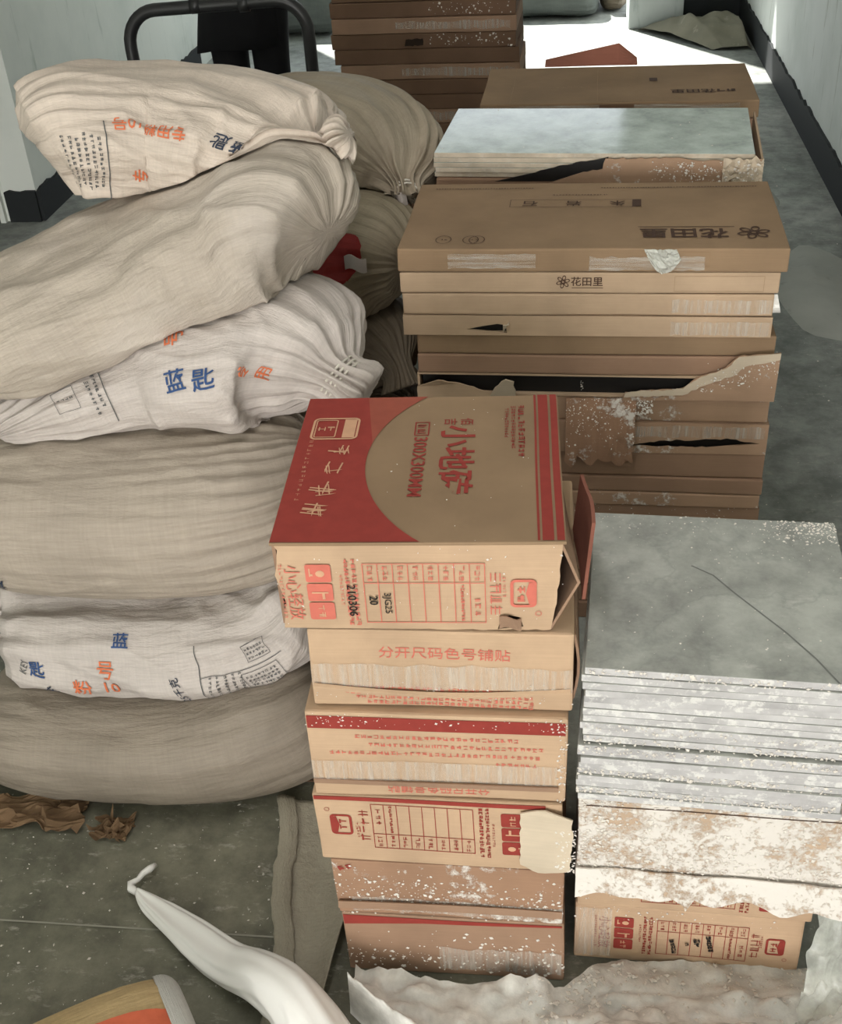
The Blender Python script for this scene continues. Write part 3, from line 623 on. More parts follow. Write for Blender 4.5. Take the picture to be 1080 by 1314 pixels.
# ---- B: tall stack of long brown cartons
GB = 'long brown tile cartons in the middle stack'
def stack_b():
    tops = [.757, .716, .679, .640, .604, .567, .531, .489, .441, .380, .331, .299, .270, .235, .196, .157, .118, .079, .040, 0.0]
    xl = [-.272, -.272, -.270, -.270, -.250, -.250, -.252, -.254, -.255, -.255, -.255, -.255, -.256, -.255, -.254, -.255, -.256, -.255, -.255]
    wd = [.615, .608, .598, .600, .590, .586, .600, .598, .602, .602, .606, .602, .606, .602, .604, .603, .605, .604, .604]
    mats = ['kraft_top', 'kraft_b', 'kraft_b', 'kraft_b', 'kraft_top', 'kraft_m', 'kraft_b', 'kraft_s', 'kraft_s', 'kraft_m', 'kraft_m', 'kraft_s', 'kraft_m']
    labs = {0: 'long brown carton with large flower logo on its lid, topmost of the middle stack',
            1: 'long brown carton with small dark flower logo on its front, second in the middle stack',
            2: 'long brown carton with shiny tape at its right end, third in the middle stack',
            3: 'long brown carton with small torn hole at front left, fourth in the middle stack',
            6: 'long carton with front ripped open showing black tile edges, seventh in the middle stack',
            7: 'long carton with dusty torn flap hanging from its front, eighth in the middle stack',
            8: 'long carton with black slit and shiny tape across the front, ninth in the middle stack'}
    for i in range(19):
        z1, z0 = tops[i], tops[i+1]; H = z1 - z0 - .0006; W, L = wd[i], .31; rz = R(-1.15 + rnd.uniform(-.35, .35)) if i else R(-1.15); seed = 500 + i; amp = .0035
        yf = 1.757 + (rnd.uniform(-.003, .004) if i else 0)
        lab = labs.get(i, 'plain long brown carton, %s from the top of the middle stack' % ORD[i])
        mat = M[mats[i] if i < len(mats) else 'kraft_m']
        t = carton_root('tile_carton', lab, (xl[i], yf), W, L, z0, rz, GB)
        ff = front_fn(W, L, H, seed, amp)
        if i in (3, 6, 8):
            # open built: dark tiles inside, separate card panels
            box('tile_block', -W/2+.008, W/2-.008, -L/2+.010, L/2-.006, .004, H-.004, M['darktile'], t)
            box('top_panel', -W/2, W/2, -L/2+.002, L/2, H-.0035, H, mat, t); box('bottom_panel', -W/2, W/2, -L/2+.002, L/2, .0003, .0036, mat, t)
            box('side_panel', -W/2, -W/2+.004, -L/2, L/2, .004, H-.004, mat, t); box('side_panel', W/2-.004, W/2, -L/2, L/2, .004, H-.004, mat, t)
            box('back_panel', -W/2+.004, W/2-.004, L/2-.004, L/2, .004, H-.004, mat, t)
            def panel(name, outline, holes=(), yo=0.0, curl=None, m=mat, sd=1, depth=.0035):
                me = outline_mesh(name, outline, holes, depth, .0018, sd)
                for v in me.vertices:
                    y = v.co.y - L/2 + .001 + yo
                    if curl: y += curl(v.co.x, v.co.z)
                    v.co = (v.co.x, y, v.co.z)
                me.update(); return obj(name, me, m, t)
            x0, x1 = -W/2, W/2
            if i == 3:
                hx = -.166 + .272 - W/2
                panel('front_panel', [(x0, .0), (x1, .0), (x1, H), (x0, H)], [[(hx, .011), (hx+.050, .006), (hx+.068, .004), (hx+.066, .019), (hx+.052, .021), (hx+.028, .017)]], sd=5)
                me = sheet_mesh('torn_tab', 4, 4, lambda a, c: (hx+.062 + .010*a, -L/2 - .001 - .008*c, .006 + .018*a*(1-c)+.016*c), .0015); obj('torn_tab', me, M['tornedge'], t)
            elif i == 6:
                panel('front_panel', [(.165, .0, 0), (x1, .0, 0), (x1, .094, 1), (.235, .086, 1), (.215, .062, 1), (.178, .046, 1), (.150, .022, 1), (.055, .012, 1), (.050, -.004, 1)], (), -.004, lambda x, z: -.006*max(0, z-.04)/.04, M['kraft_s'], 7)
                panel('torn_edge', [(x1, .094, 0), (.235, .086, 1), (.215, .062, 1), (.178, .046, 1), (.150, .022, 1), (.055, .012, 0), (.053, .004, 1), (.150, .010, 1), (.186, .030, 1), (.225, .046, 1), (.247, .068, 1), (x1, .082, 0)], (), -.0068, lambda x, z: -.006*max(0, z-.04)/.04, M['tornedge'], 17, .002)
                panel('torn_flap', [(-.300, -.002, 1), (-.300, .018, 0), (-.262, .036, 1), (-.21, .020, 1), (-.150, .002, 1), (-.152, -.004, 0)], (), -.006, lambda x, z: -.010*max(0, .03 - abs(x + .262))/.03, M['kraft_b'], 8)
                panel('torn_flap', [(-.176, .0, 0), (-.165, .022, 1), (-.146, .041, 1), (-.132, .036, 1), (-.130, -.002, 1)], (), -.007, lambda x, z: -.012*z/.04, M['tornedge'], 9)
                chips(t, lambda a, c: (Vector((.17 + .13*a, -L/2 - .012, .02 + .06*c)), (0, -1, 0)), 130, 71, .0008, .0035, dens=lambda a, c: 1 if abs(c - a*.9) < .28 else .1)
                chips(t, lambda a, c: (Vector((-.02 + .004*a, -L/2 - .001, .014 + .018*c)), (0, -1, 0)), 14, 72, .001, .003)
            else:
                panel('front_panel', [(x0, .0), (x1, .0), (x1, H), (x0, H)], [[(.060, .014, 1), (.130, .026, 1), (.24, .031, 1), (x1-.012, .023, 0), (.20, .012, 1)]], sd=11)
                tape_strip(t, lambda s, v: Vector((s, -L/2 - .0030, H/2 + v)), .03, x1-.006, .004, .026, 'tape', .002, 12)
        else:
            carton_body(t, W, L, H, mat, seed, amp, bevel=.003)
        if i == 0:
            tf = top_fn(W, L, H, seed, amp)
            d = Decal(); d.text('花田里', .150, -.093, .042, 180, .02, 1.12); d.build('black_lettering', tf, M['brownink'], t, .03)
            d = Decal(); flower(d, .258, -.090, .027); d.build('flower_logo', tf, M['brownink'], t, .03)
            d = Decal(); d.rect(.078, -.066, .230, -.064); d.build('black_rule', tf, M['brownink'], t, .03)
            d = Decal(); d.rect(.072, .030, .086, .064); d.build('black_block', tf, M['brownink'], t, .03)
            d = Decal(); d.frame(-.140, .028, .072, .064, .0010)
            for ch, x in (('朱', .045), ('岩', -.030), ('石', -.105)): d.text(ch, x, .046, .026, 180, .004, 1.1)
            d.marks(-.02, .088, 18, .0042, 180, 1.3, 91, .2); d.marks(-.19, .123, 36, .0042, 180, 1.15, 92, .25); d.marks(.15, .124, 56, .0042, 180, 1.15, 93, .25)
            d.circ(-.236, -.118, .013, .017, .0012); d.marks(-.236, -.118, 2, .006, 180, 1.2, 94); d.circ(-.192, -.118, .013, .017, .0012); d.circ(-.182, -.118, .013, .017, .0012); d.marks(-.187, -.118, 2, .006, 180, 1.2, 95)
            d.build('small_print', tf, M['brownink'], t, .04)
            tape_strip(t, lambda s, v: ff(s, v) + Vector((0, -.0012, 0)), -.225, -.085, -.012, .012, 'tape', .001, 21, 'tape_h')
            tape_strip(t, lambda s, v: ff(s, v) + Vector((0, -.0012, 0)), .0, .18, -.016, .006, 'tape', .002, 22, 'tape_h')
            d = Decal(); d.frame(-.15, -.008, -.08, .014, .0006); d.frame(.10, -.01, .188, .014, .0006); d.build('label_outline', ff, M['tan'], t)
            me = sheet_mesh('crumpled_tape', 14, 8, lambda a, c: (.085 + .05*a + .008*c, -L/2 - .003 - .008*abs(noise.noise(Vector((a*6, c*6, 2)))), .040 - .046*c*(.35 + 1.3*a*(1-a)*1.6)), .0004); obj('crumpled_tape', me, M['film'], t)
        if i == 1:
            d = Decal(); flower(d, -.038, .002, .0115); d.build('flower_logo', ff, M['brownink'], t, .03); d = Decal(); d.text('花田里', .000, .003, .0165, 0, .012, 1.05); d.rect(-.024, -.0085, .026, -.0075); d.build('brown_lettering', ff, M['brownink'], t, .03)
            d = Decal(); d.frame(.14, -.014, .28, .012, .0005); d.build('label_outline', ff, M['tan'], t)
        if i in (2, 3): tape_strip(t, lambda s, v: ff(s, v) + Vector((0, -.004 if i == 3 else -.0012, 0)), .14, W/2-.003, -.013, .010, 'tape', .0015, 23+i)
        if i == 2:
            me = sheet_mesh('tape_end', 6, 6, lambda a, c: (W/2 - .004 + .018*a*(1-.4*c), -L/2 + .006 - .004*math.sin(5*c), .004 + .03*c), .0006); obj('tape_end', me, M['film_w'], t)
        if i == 7:
            def fl_(a, c):
                n = noise.noise(Vector((a*7, c*3, 5))); return (.030 - W/2 + .228 + .118*a + .006*n*c, -L/2 - .004 - .016*math.sin(PI*c*.6) - .004*n, H*.98 - (.118 + .018*n)*c)
            obj('torn_flap', sheet_mesh('torn_flap', 16, 16, fl_, .003), M['kraft_d'], t)
            chips(t, lambda a, c: (Vector(fl_(a, c)) + Vector((0, -.003, 0)), (0, -1, .2)), 260, 73, .0008, .0032, dens=lambda a, c: 1.1 - c*1.3)
            chips(t, lambda a, c: (Vector((.075 + .03*a, -L/2 - .010, H - .03 + .028*c)), (0, -1, .2)), 120, 74, .001, .004)
        if i == 12: chips(t, lambda a, c: (ff(-.1 + .4*a, -H/2 + H*c), (0, -1, 0)), 60, 75, .001, .003)
stack_b()

# ---- C: pale long tiles on torn cartons; E: farther carton stack
def long_carton(label, cx, cy, rz, z, H, W=.612, L=.31, mat='kraft_m', seed=0, group=None, amp=.003):
    t = empty('tile_carton', (cx, cy, z), rz); tag(t, label, 'carton', group)
    carton_body(t, W, L, H, M[mat], seed, amp, bevel=.003)
    return t, front_fn(W, L, H, seed, amp), top_fn(W, L, H, seed, amp)
def stack_c():
    rz = R(-4.2); c, s = math.cos(rz), math.sin(rz); fx, fy = -.258, 2.214
    cen = lambda W, L, dx=0, dy=0: (fx + (W/2+dx)*c - (L/2+dy)*s, fy + (W/2+dx)*s + (L/2+dy)*c)
    base = tile_mesh(.60, .30, .0092); base.materials.append(M['tile_w']); base.materials.append(M['side_w'])
    z = .768 - 5*.0096
    for i in range(5):
        k = 4 - i; x, y = cen(.60, .30, rnd.uniform(-.002, .002), rnd.uniform(-.002, .002))
        o = bpy.data.objects.new('wall_tile', base); COL.objects.link(o); o.location = (x, y, z + i*.0096); o.rotation_euler = (0, 0, rz)
        tag(o, 'pale grey-green polished long tile, topmost of the five tiles behind the flower-logo carton' if k == 0 else 'pale polished long tile, %s of the five unpacked tiles, edge showing' % ORD[k], 'tile', 'pale long tiles')
        if k == 0: chips(o, lambda a, d: ((-.3 + .6*a, -.15 + .3*d, .0092), (0, 0, 1)), 40, 410, .0008, .003, dens=lambda a, d: .2 + a)
    # ripped carton that holds them
    ztop = .768 - 5*.0096 - .0004; nb = 18; H = (ztop)/nb
    for i in range(nb):
        x, y = cen(.612, .31, .004 + rnd.uniform(-.004, .004), -.004 + rnd.uniform(-.003, .003))
        lab = 'ripped long carton under the pale polished tiles, its torn front wall standing up' if i == nb-1 else 'long brown carton below the pale tiles, %s from the top' % ORD[nb-1-i]
        t, ff, tf = long_carton(lab, x, y, rz, i*H, H-.0005, seed=600+i, group='long brown cartons under the pale tiles')
        if i == nb-1:
            me = outline_mesh('torn_front_wall', [(-.085, -.002, 0), (-.02, .020, 1), (.015, .026, 1), (.02, .046, 1), (.16, .048, 1), (.20, .042, 1), (.306, .046, 1), (.309, -.002, 0)], (), .003, .0018, 31)
            for v in me.vertices: v.co = (v.co.x, v.co.y - .158 - .10*max(0, v.co.z), v.co.z + H - .004)
            me.update(); obj('torn_front_wall', me, M['kraft_s'], t)
            me = outline_mesh('dark_wrapper', [(-.19, -.002, 0), (-.12, .014, 1), (-.06, .030, 1), (.025, .046, 0), (.028, .0, 0)], (), .002, .0012, 32)
            for v in me.vertices: v.co = (v.co.x, v.co.y - .155, v.co.z + H - .003)
            me.update(); obj('dark_wrapper', me, M['darktile'], t)
            me = sheet_mesh('torn_corner', 14, 8, lambda a, d: (.235 + .072*a, -.163 - .012*abs(noise.noise(Vector((a*5, d*5, 1)))), H - .002 + .046*d + .010*noise.noise(Vector((a*7, d*3, 4)))), .0015); obj('torn_corner', me, M['tornedge'], t)
            chips(t, lambda a, d: (Vector((.10 + .2*a, -.166 - .006*d, H + .04*d)), (0, -1, .2)), 240, 79, .001, .0045, dens=lambda a, d: .2 + .8*a)
            box('side_wall', .303, .307, -.15, .15, H, H + .040, M['kraft_b'], t)
def stack_e():
    rz = R(-1.0); n = 19; H = .749/n
    for i in range(n):
        lab = 'long brown carton with faint upside-down lettering and taped seams, topmost of the farther right stack' if i == n-1 else 'long brown carton, %s from the top of the stack by the right wall' % ORD[n-1-i]
        t, ff, tf = long_carton(lab, .108 + rnd.uniform(-.004, .004), 2.760 + rnd.uniform(-.003, .003), rz, i*H, H-.0005, seed=700+i, W=.602, L=.31, mat='kraft_top' if i == n-1 else 'kraft_m', group='long brown cartons in the farther right stack')
        if i == n-1:
            d = Decal(); d.text('花田里', .165, -.080, .030, 180, .02, 1.1); d.build('black_lettering', tf, M['brownink'], t, .03); d = Decal(); d.marks(.235, -.078, 2, .022, 180, 1.0, 98, .2); d.build('small_print', tf, M['brownink'], t, .03); d = Decal(); d.rect(.075, .010, .093, .038); d.build('black_block', tf, M['brownink'], t, .03)
            d = Decal(); d.marks(-.10, -.03, 6, .012, 180, 1.1, 99, .06); d.marks(.02, -.148, 14, .006, 180, 1.2, 100, .2); d.rect(-.045, -.15, -.0435, .15); d.rect(-.235, -.15, -.234, .15); d.build('faint_print', tf, M['tan'], t, .04)
            tape_strip(t, lambda s, v: ff(s, v) + Vector((0, -.0012, 0)), -.30, .26, -.016, .014, 'tape', .001, 41, 'tape_h')
            d = Decal(); d.rect(-.04, -.004, .035, .015); d.build('dark_tape_mark', lambda s, v: ff(s, v) + Vector((0, -.0018, 0)), M['kraft_f'], t)
            me = sheet_mesh('raised_flap', 10, 6, lambda a, d_: (-.17 + .22*a, .160 + .05*d_, H + .002 + (.034*min(a/.8, (1-a)/.2) + .003)*d_), .003); obj('raised_flap', me, M['redcard'], t)
stack_c(); stack_e()
# ---- F: far brown stack
def stack_f():
    n = 22; H = .048; rz = R(-1.2)
    for i in range(n):
        z = i*H; wj = rnd.uniform(-.006, .006)
        lab = 'dark brown long carton, %s from the top of the tall far stack' % ORD[n-1-i] if n-1-i < len(ORD) else 'dark brown long carton at the bottom of the tall far stack'
        t, ff, tf = long_carton(lab, -.466 + wj + (.008 if i < 12 else 0), 4.055 + rnd.uniform(-.006, .006), rz, z, H-.0006, seed=800+i, W=.60 + rnd.uniform(-.008, .006), L=.30, mat=('kraft_f', 'kraft_m', 'kraft_f')[i % 3], group='long brown cartons in the tall far stack', amp=.006)
        if i % 3 == 1: tape_strip(t, lambda s, v: ff(s, v) + Vector((0, -.0012, 0)), -.02 + rnd.uniform(-.1, .1), .28, -.012, .012, 'tape', .004, 50+i)
        if i in (12, 14, 16): chips(t, lambda a, c: (ff(.02 + .27*a, -.02 + .04*c), (0, -1, 0)), 60, 90+i, .0015, .006)
        if i == 12: me = outline_mesh('torn_patch', [(-.06, .010, 1), (.0, .012, 1), (.0, .032, 1), (-.055, .030, 1)], (), .003, .002, 3); [setattr(v, 'co', Vector((v.co.x, v.co.y - .155, v.co.z))) for v in me.vertices]; obj('torn_patch', me, M['inner'], t)
stack_f()

# ================================================================== SACKS
def catmull(P, t):
    n = len(P)-1; x = t*n; i = min(int(x), n-1); f = x - i
    g = lambda k: P[max(0, min(n, k))]
    a, b, c, d = g(i-1), g(i), g(i+1), g(i+2)
    return [0.5*((2*q) + (-p+r)*f + (2*p-5*q+4*r-s)*f*f + (-p+3*q-3*r+s)*f**3) for p, q, r, s in zip(a, b, c, d)]
SACK_BVH = []; SACK_SGN = []; SACK_BOX = []
class Sack:
    def __init__(s, name, label, stations, mat, seed, pleats=(26, 26), plen=(.10, .10), pamp=(.006, .006), wr=.005, ex=2.4, nu=88, nv=104, group='woven sacks piled by the left wall', collide=True, cat='sack', front=1, sag=True, long_wr=0.0):
        s.nu, s.nv = nu, nv; s.G = []
        P = [Vector(p[:3]) for p in stations]
        # chord-length resampling of stations
        ts = [0.0]
        for i in range(1, len(P)): ts.append(ts[-1] + max(.01, (P[i]-P[i-1]).length))
        Ltot = ts[-1]; s.L = Ltot
        rows = []
        for i in range(nu+1):
            tt = i/nu*Ltot; k = 0
            while k < len(ts)-2 and tt > ts[k+1]: k += 1
            f = (tt-ts[k])/(ts[k+1]-ts[k]); rows.append(catmull(stations, (k+f)/(len(stations)-1)))
        C = [Vector(r_[:3]) for r_ in rows]
        for i in range(nu+1):
            t = (C[min(i+1, nu)] - C[max(i-1, 0)]).normalized()
            h = Vector((t.x, t.y, 0))
            e1 = Vector((-h.y, h.x, 0)).normalized() if h.length > 1e-4 else Vector((0, 1, 0))
            e2 = e1.cross(t) * -1
            e2 = t.cross(e1)
            if e2.z < 0: e2 = -e2
            a, b = max(.004, rows[i][3]), max(.004, rows[i][4]); tw = rows[i][5] if len(rows[i]) > 5 else 0
            u = i/nu; d0, d1 = u*Ltot, (1-u)*Ltot
            ring = []
            for j in range(nv):
                v = 2*PI*j/nv; c_, s_ = math.cos(v), math.sin(v)
                k = 2/ex
                px, pz = math.copysign(abs(c_)**k, c_)*a, math.copysign(abs(s_)**k, s_)*b
                nn = Vector((c_*b, s_*a)); nn = nn/(nn.length or 1)
                q = noise.noise(Vector((u*3 + seed, c_*1.2, s_*1.2)))
                dsp = 0
                for e, dd in ((0, d0), (1, d1)):
                    fall = math.exp(-dd/plen[e]); 
                    ph = noise.noise(Vector((seed*2.3 + e*7, c_*1.5 + dd*2, s_*1.5)))*5
                    dsp += pamp[e]*fall*min(1, (a+b)/.06)*(math.sin(pleats[e]*v + ph) - .3 + .5*math.sin(pleats[e]*.43*v + ph*1.7))
                w1 = noise.noise(Vector((u*Ltot*7 + seed*5, c_*a*16 + s_*b*9, s_*b*22)))
                w2 = noise.noise(Vector((u*Ltot*16 - seed, c_*a*30, s_*b*34 + u*6)))
                rid = 1 - abs(noise.noise(Vector((u*Ltot*6 + seed*1.1 + s_*1.1, c_*a*13 + u*3, s_*b*15 - u*2))))*2.2
                amt = min(1, (a+b)/.12)
                dsp += (w1*.9 + w2*.4 + max(0, rid - .45)*1.5*(.4 + .6*max(math.exp(-d0/.2), math.exp(-d1/.2)))) * wr * amt
                if long_wr: dsp += long_wr*amt*noise.noise(Vector((u*2 + seed, v*7, seed)))
                px += nn.x*dsp; pz += nn.y*dsp
                if tw: px, pz = px*math.cos(tw) - pz*math.sin(tw), px*math.sin(tw) + pz*math.cos(tw)
                ring.append(C[i] + e1*px + e2*pz)
            s.G.append(ring)
        if collide: s.push()
        else:
            for ring in s.G:
                for p in ring: p.z = max(p.z, .002)
        V = [p for ring in s.G for p in ring]; F = [(i*nv+j, i*nv+(j+1) % nv, (i+1)*nv+(j+1) % nv, (i+1)*nv+j) for i in range(nu) for j in range(nv)]
        c0 = sum(s.G[0], Vector())/nv; c1 = sum(s.G[-1], Vector())/nv; V += [c0, c1]; a_ = (nu+1)*nv
        F += [(a_, (j+1) % nv, j) for j in range(nv)] + [(a_+1, nu*nv+j, nu*nv+(j+1) % nv) for j in range(nv)]
        base = Vector((sum(p.x for p in V)/len(V), sum(p.y for p in V)/len(V), min(p.z for p in V)))
        s.base = base
        SACK_BVH.append(BVHTree.FromPolygons([tuple(p) for p in V], F))
        cc = sum(V, Vector())/len(V); hh = SACK_BVH[-1].find_nearest(Vector((cc.x, cc.y, cc.z + 1.0))); SACK_SGN.append(1 if hh[1].z > 0 else -1)
        SACK_BOX.append(([min(p[k] for p in V) for k in range(3)], [max(p[k] for p in V) for k in range(3)]))
        s.root = empty(name, base); tag(s.root, label, cat, group)
        me = mesh('bag', [p-base for p in V], F)
        bm = bmesh.new(); bm.from_mesh(me); bmesh.ops.recalc_face_normals(bm, faces=bm.faces); bm.to_mesh(me); bm.free()
        uvl = me.uv_layers.new(name='UVMap'); per = 2*PI*.14
        for pl in me.polygons:
            js = [me.loops[li].vertex_index % nv for li in pl.loop_indices]; wrap = max(js) - min(js) > nv/2
            for li, j in zip(pl.loop_indices, js):
                vi = me.loops[li].vertex_index; uvl.data[li].uv = ((vi//nv)/nu*Ltot, ((j + (nv if wrap and j < nv/2 else 0))/nv)*per)
        s.bag = obj('bag', me, mat, s.root, smooth=True)
    def push(s):
        al = [p for ring in s.G for p in ring]; lo = [min(p[k] for p in al) for k in range(3)]; hi = [max(p[k] for p in al) for k in range(3)]
        near = [k for k, (l2, h2) in enumerate(SACK_BOX) if all(lo[q]-.03 < h2[q] and hi[q]+.03 > l2[q] for q in range(3))]
        for i, ring in enumerate(s.G):
            for j, p in enumerate(ring):
                top = math.sin(2*PI*j/s.nv) > .35; zt = .002
                for b in [SACK_BVH[k] for k in near]:
                    h = b.ray_cast(Vector((p.x, p.y, p.z + .16)), Vector((0, 0, -1)), .168)
                    if h[0] is not None and h[1].z > .02: zt = max(zt, h[0].z + (.016 if top else .005))
                if p.z < zt: p.z = zt
        for it in range(3):
            for ring in s.G:
                for p in ring:
                    for b, sg in [(SACK_BVH[k], SACK_SGN[k]) for k in near]:
                        q, n, _, dist = b.find_nearest(p, .12)
                        if q is None: continue
                        n = n*sg
                        if (p-q).dot(n) < .0035: p += n*(.0045 - (p-q).dot(n))
                    if p.z < .002: p.z = .002
    def P(s, u, v):
        x = max(0, min(.9999, u))*s.nu; i = int(x); f = x-i; y = (v/(2*PI) % 1)*s.nv; j = int(y) % s.nv; g = y-int(y)
        j2 = (j+1) % s.nv; i2 = min(i+1, s.nu); G = s.G
        return (G[i][j]*(1-f) + G[i2][j]*f)*(1-g) + (G[i][j2]*(1-f) + G[i2][j2]*f)*g
    def mapper(s, u0, v0, eps=.0022):
        N = 160; base = [s.P(k/N*.9998, v0) for k in range(N+1)]; cu = [0.0]
        for k in range(N): cu.append(cu[-1] + (base[k+1]-base[k]).length)
        def interp(tab, x):
            lo, hi = 0, len(tab)-1
            if x <= tab[0]: return 0.0
            if x >= tab[-1]: return float(hi)
            while hi-lo > 1:
                m = (lo+hi)//2
                if tab[m] <= x: lo = m
                else: hi = m
            return lo + (x-tab[lo])/max(1e-9, tab[hi]-tab[lo])
        k0 = u0*N; c0 = cu[int(k0)] + (cu[min(N, int(k0)+1)]-cu[int(k0)])*(k0-int(k0)); ring = {}
        def fn(x, y):
            u = interp(cu, c0 + x)/N; key = int(u*s.nu)
            if key not in ring:
                h = [s.P(u, v0 + PI*.9*(q/60 - 1)) for q in range(121)]; t = [0.0]
                for q in range(120): t.append(t[-1] + (h[q+1]-h[q]).length)
                ring[key] = t
            t = ring[key]; v = v0 + PI*.9*(interp(t, t[60] - y)/60 - 1)
            p = s.P(u, v); n = (s.P(u, v-.05) - s.P(u, v+.05)).cross(s.P(u+.012, v) - s.P(u-.012, v))
            if n.length < 1e-9: n = Vector((0, -1, 0))
            n.normalize(); c = s.P(u, v) - s.P(u, v + PI)
            if n.dot(c) < 0: n = -n
            return p + n*eps - s.base
        return fn
    def prt(s, d, u0, v0, mat, name='printed_text'): return d.build(name, s.mapper(u0, v0), mat, s.root, .005)
def T(txt, size, rot=0, bold=.01, kx=1.0):
    d = Decal(); d.text(txt, 0, 0, size, rot, bold, kx); return d
def tie(root, base, c, r, axis, name='tie', mat='rope'):
    c = Vector(c) - base; ax = Vector(axis).normalized(); a = ax.orthogonal().normalized(); b = ax.cross(a)
    pts = [c + (a*math.cos(t) + b*math.sin(t))*r + ax*.004*t/PI for t in [2*PI*k/16*1.6 for k in range(26)]]
    return obj(name, tube_mesh(name, pts, .0022, 6), M[mat], root, smooth=True)

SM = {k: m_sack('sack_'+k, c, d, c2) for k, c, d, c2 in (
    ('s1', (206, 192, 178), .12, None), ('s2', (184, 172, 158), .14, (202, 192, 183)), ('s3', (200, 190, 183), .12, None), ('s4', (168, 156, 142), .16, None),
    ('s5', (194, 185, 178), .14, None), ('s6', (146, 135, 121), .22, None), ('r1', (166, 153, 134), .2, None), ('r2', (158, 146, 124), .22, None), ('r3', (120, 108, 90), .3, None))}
# rear column, bottom to top
SIDE = 'woven sacks in the rear column'
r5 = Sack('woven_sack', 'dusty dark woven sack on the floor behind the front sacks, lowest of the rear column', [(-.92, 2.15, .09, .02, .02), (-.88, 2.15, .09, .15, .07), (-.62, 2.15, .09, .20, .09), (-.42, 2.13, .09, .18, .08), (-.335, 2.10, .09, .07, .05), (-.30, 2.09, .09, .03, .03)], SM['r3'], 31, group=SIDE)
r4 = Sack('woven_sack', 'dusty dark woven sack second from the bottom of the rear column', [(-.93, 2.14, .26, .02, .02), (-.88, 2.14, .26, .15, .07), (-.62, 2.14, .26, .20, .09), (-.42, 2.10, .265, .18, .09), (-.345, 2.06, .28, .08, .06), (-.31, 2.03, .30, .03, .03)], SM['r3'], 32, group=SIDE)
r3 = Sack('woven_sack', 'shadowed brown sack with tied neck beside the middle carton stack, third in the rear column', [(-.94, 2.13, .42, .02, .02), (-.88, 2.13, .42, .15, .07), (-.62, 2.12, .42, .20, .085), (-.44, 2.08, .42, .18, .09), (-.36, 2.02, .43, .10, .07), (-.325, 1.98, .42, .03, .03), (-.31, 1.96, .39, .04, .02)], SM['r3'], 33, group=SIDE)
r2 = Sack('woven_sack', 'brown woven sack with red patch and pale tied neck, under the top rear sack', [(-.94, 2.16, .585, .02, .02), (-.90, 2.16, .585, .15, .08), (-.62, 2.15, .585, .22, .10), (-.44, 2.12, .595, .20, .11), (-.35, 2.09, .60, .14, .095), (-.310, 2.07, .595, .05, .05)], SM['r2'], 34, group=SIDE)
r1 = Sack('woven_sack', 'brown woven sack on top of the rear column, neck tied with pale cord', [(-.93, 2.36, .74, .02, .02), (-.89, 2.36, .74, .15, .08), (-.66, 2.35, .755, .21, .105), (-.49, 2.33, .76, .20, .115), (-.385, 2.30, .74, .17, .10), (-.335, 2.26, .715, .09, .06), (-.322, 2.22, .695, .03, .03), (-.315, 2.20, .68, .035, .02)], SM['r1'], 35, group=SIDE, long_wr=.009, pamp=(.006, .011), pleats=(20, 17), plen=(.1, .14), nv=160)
# front column, bottom to top
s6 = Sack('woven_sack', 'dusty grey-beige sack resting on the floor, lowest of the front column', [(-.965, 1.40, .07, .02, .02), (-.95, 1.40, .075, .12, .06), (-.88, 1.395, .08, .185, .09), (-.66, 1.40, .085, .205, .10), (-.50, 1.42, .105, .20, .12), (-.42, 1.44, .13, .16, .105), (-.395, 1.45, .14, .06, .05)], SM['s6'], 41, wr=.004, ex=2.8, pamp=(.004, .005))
s5 = Sack('woven_sack', 'off-white printed sack with blue KEY lettering and orange ten mark, second from the floor', [(-.965, 1.41, .245, .015, .015), (-.95, 1.41, .245, .05, .04), (-.90, 1.43, .24, .14, .075), (-.66, 1.455, .245, .195, .085), (-.50, 1.465, .27, .20, .085), (-.41, 1.475, .32, .17, .07), (-.385, 1.475, .335, .06, .03)], SM['s5'], 42, pleats=(12, 16), plen=(.16, .10), pamp=(.010, .006), wr=.010, nv=160)
s4 = Sack('woven_sack', 'plump beige sack with pleated right end behind the red lid carton, third from the floor', [(-.985, 1.52, .43, .02, .02), (-.965, 1.52, .43, .13, .08), (-.88, 1.515, .44, .20, .12), (-.66, 1.515, .445, .215, .135), (-.50, 1.525, .455, .205, .13), (-.42, 1.54, .47, .15, .095), (-.375, 1.55, .48, .055, .05), (-.345, 1.56, .49, .03, .03)], SM['s4'], 43, pleats=(34, 40), plen=(.1, .125), pamp=(.004, .010), wr=.004, nv=260)
s3 = Sack('woven_sack', 'whitish sack printed with two blue characters, gathered neck at right, third from the top', [(-.875, 1.46, .575, .015, .02), (-.86, 1.475, .585, .05, .035), (-.80, 1.53, .605, .11, .055), (-.66, 1.60, .635, .165, .075), (-.52, 1.61, .65, .185, .095), (-.43, 1.60, .655, .165, .095), (-.375, 1.57, .64, .095, .075), (-.348, 1.55, .628, .045, .042), (-.325, 1.54, .612, .055, .05), (-.308, 1.535, .60, .05, .045), (-.304, 1.534, .598, .02, .02)], SM['s3'], 44, pleats=(22, 19), plen=(.1, .11), pamp=(.006, .010), wr=.008, nv=200)
s2 = Sack('woven_sack', 'large plain beige sack sagging to the left, second from the top of the front column', [(-.965, 1.50, .665, .02, .02), (-.95, 1.51, .67, .08, .05), (-.87, 1.57, .70, .16, .085), (-.68, 1.67, .76, .20, .095), (-.53, 1.70, .80, .195, .105), (-.44, 1.70, .83, .165, .11), (-.385, 1.69, .825, .12, .09), (-.365, 1.68, .815, .04, .03)], SM['s2'], 45, wr=.008, pleats=(20, 15), pamp=(.005, .006), nv=180)
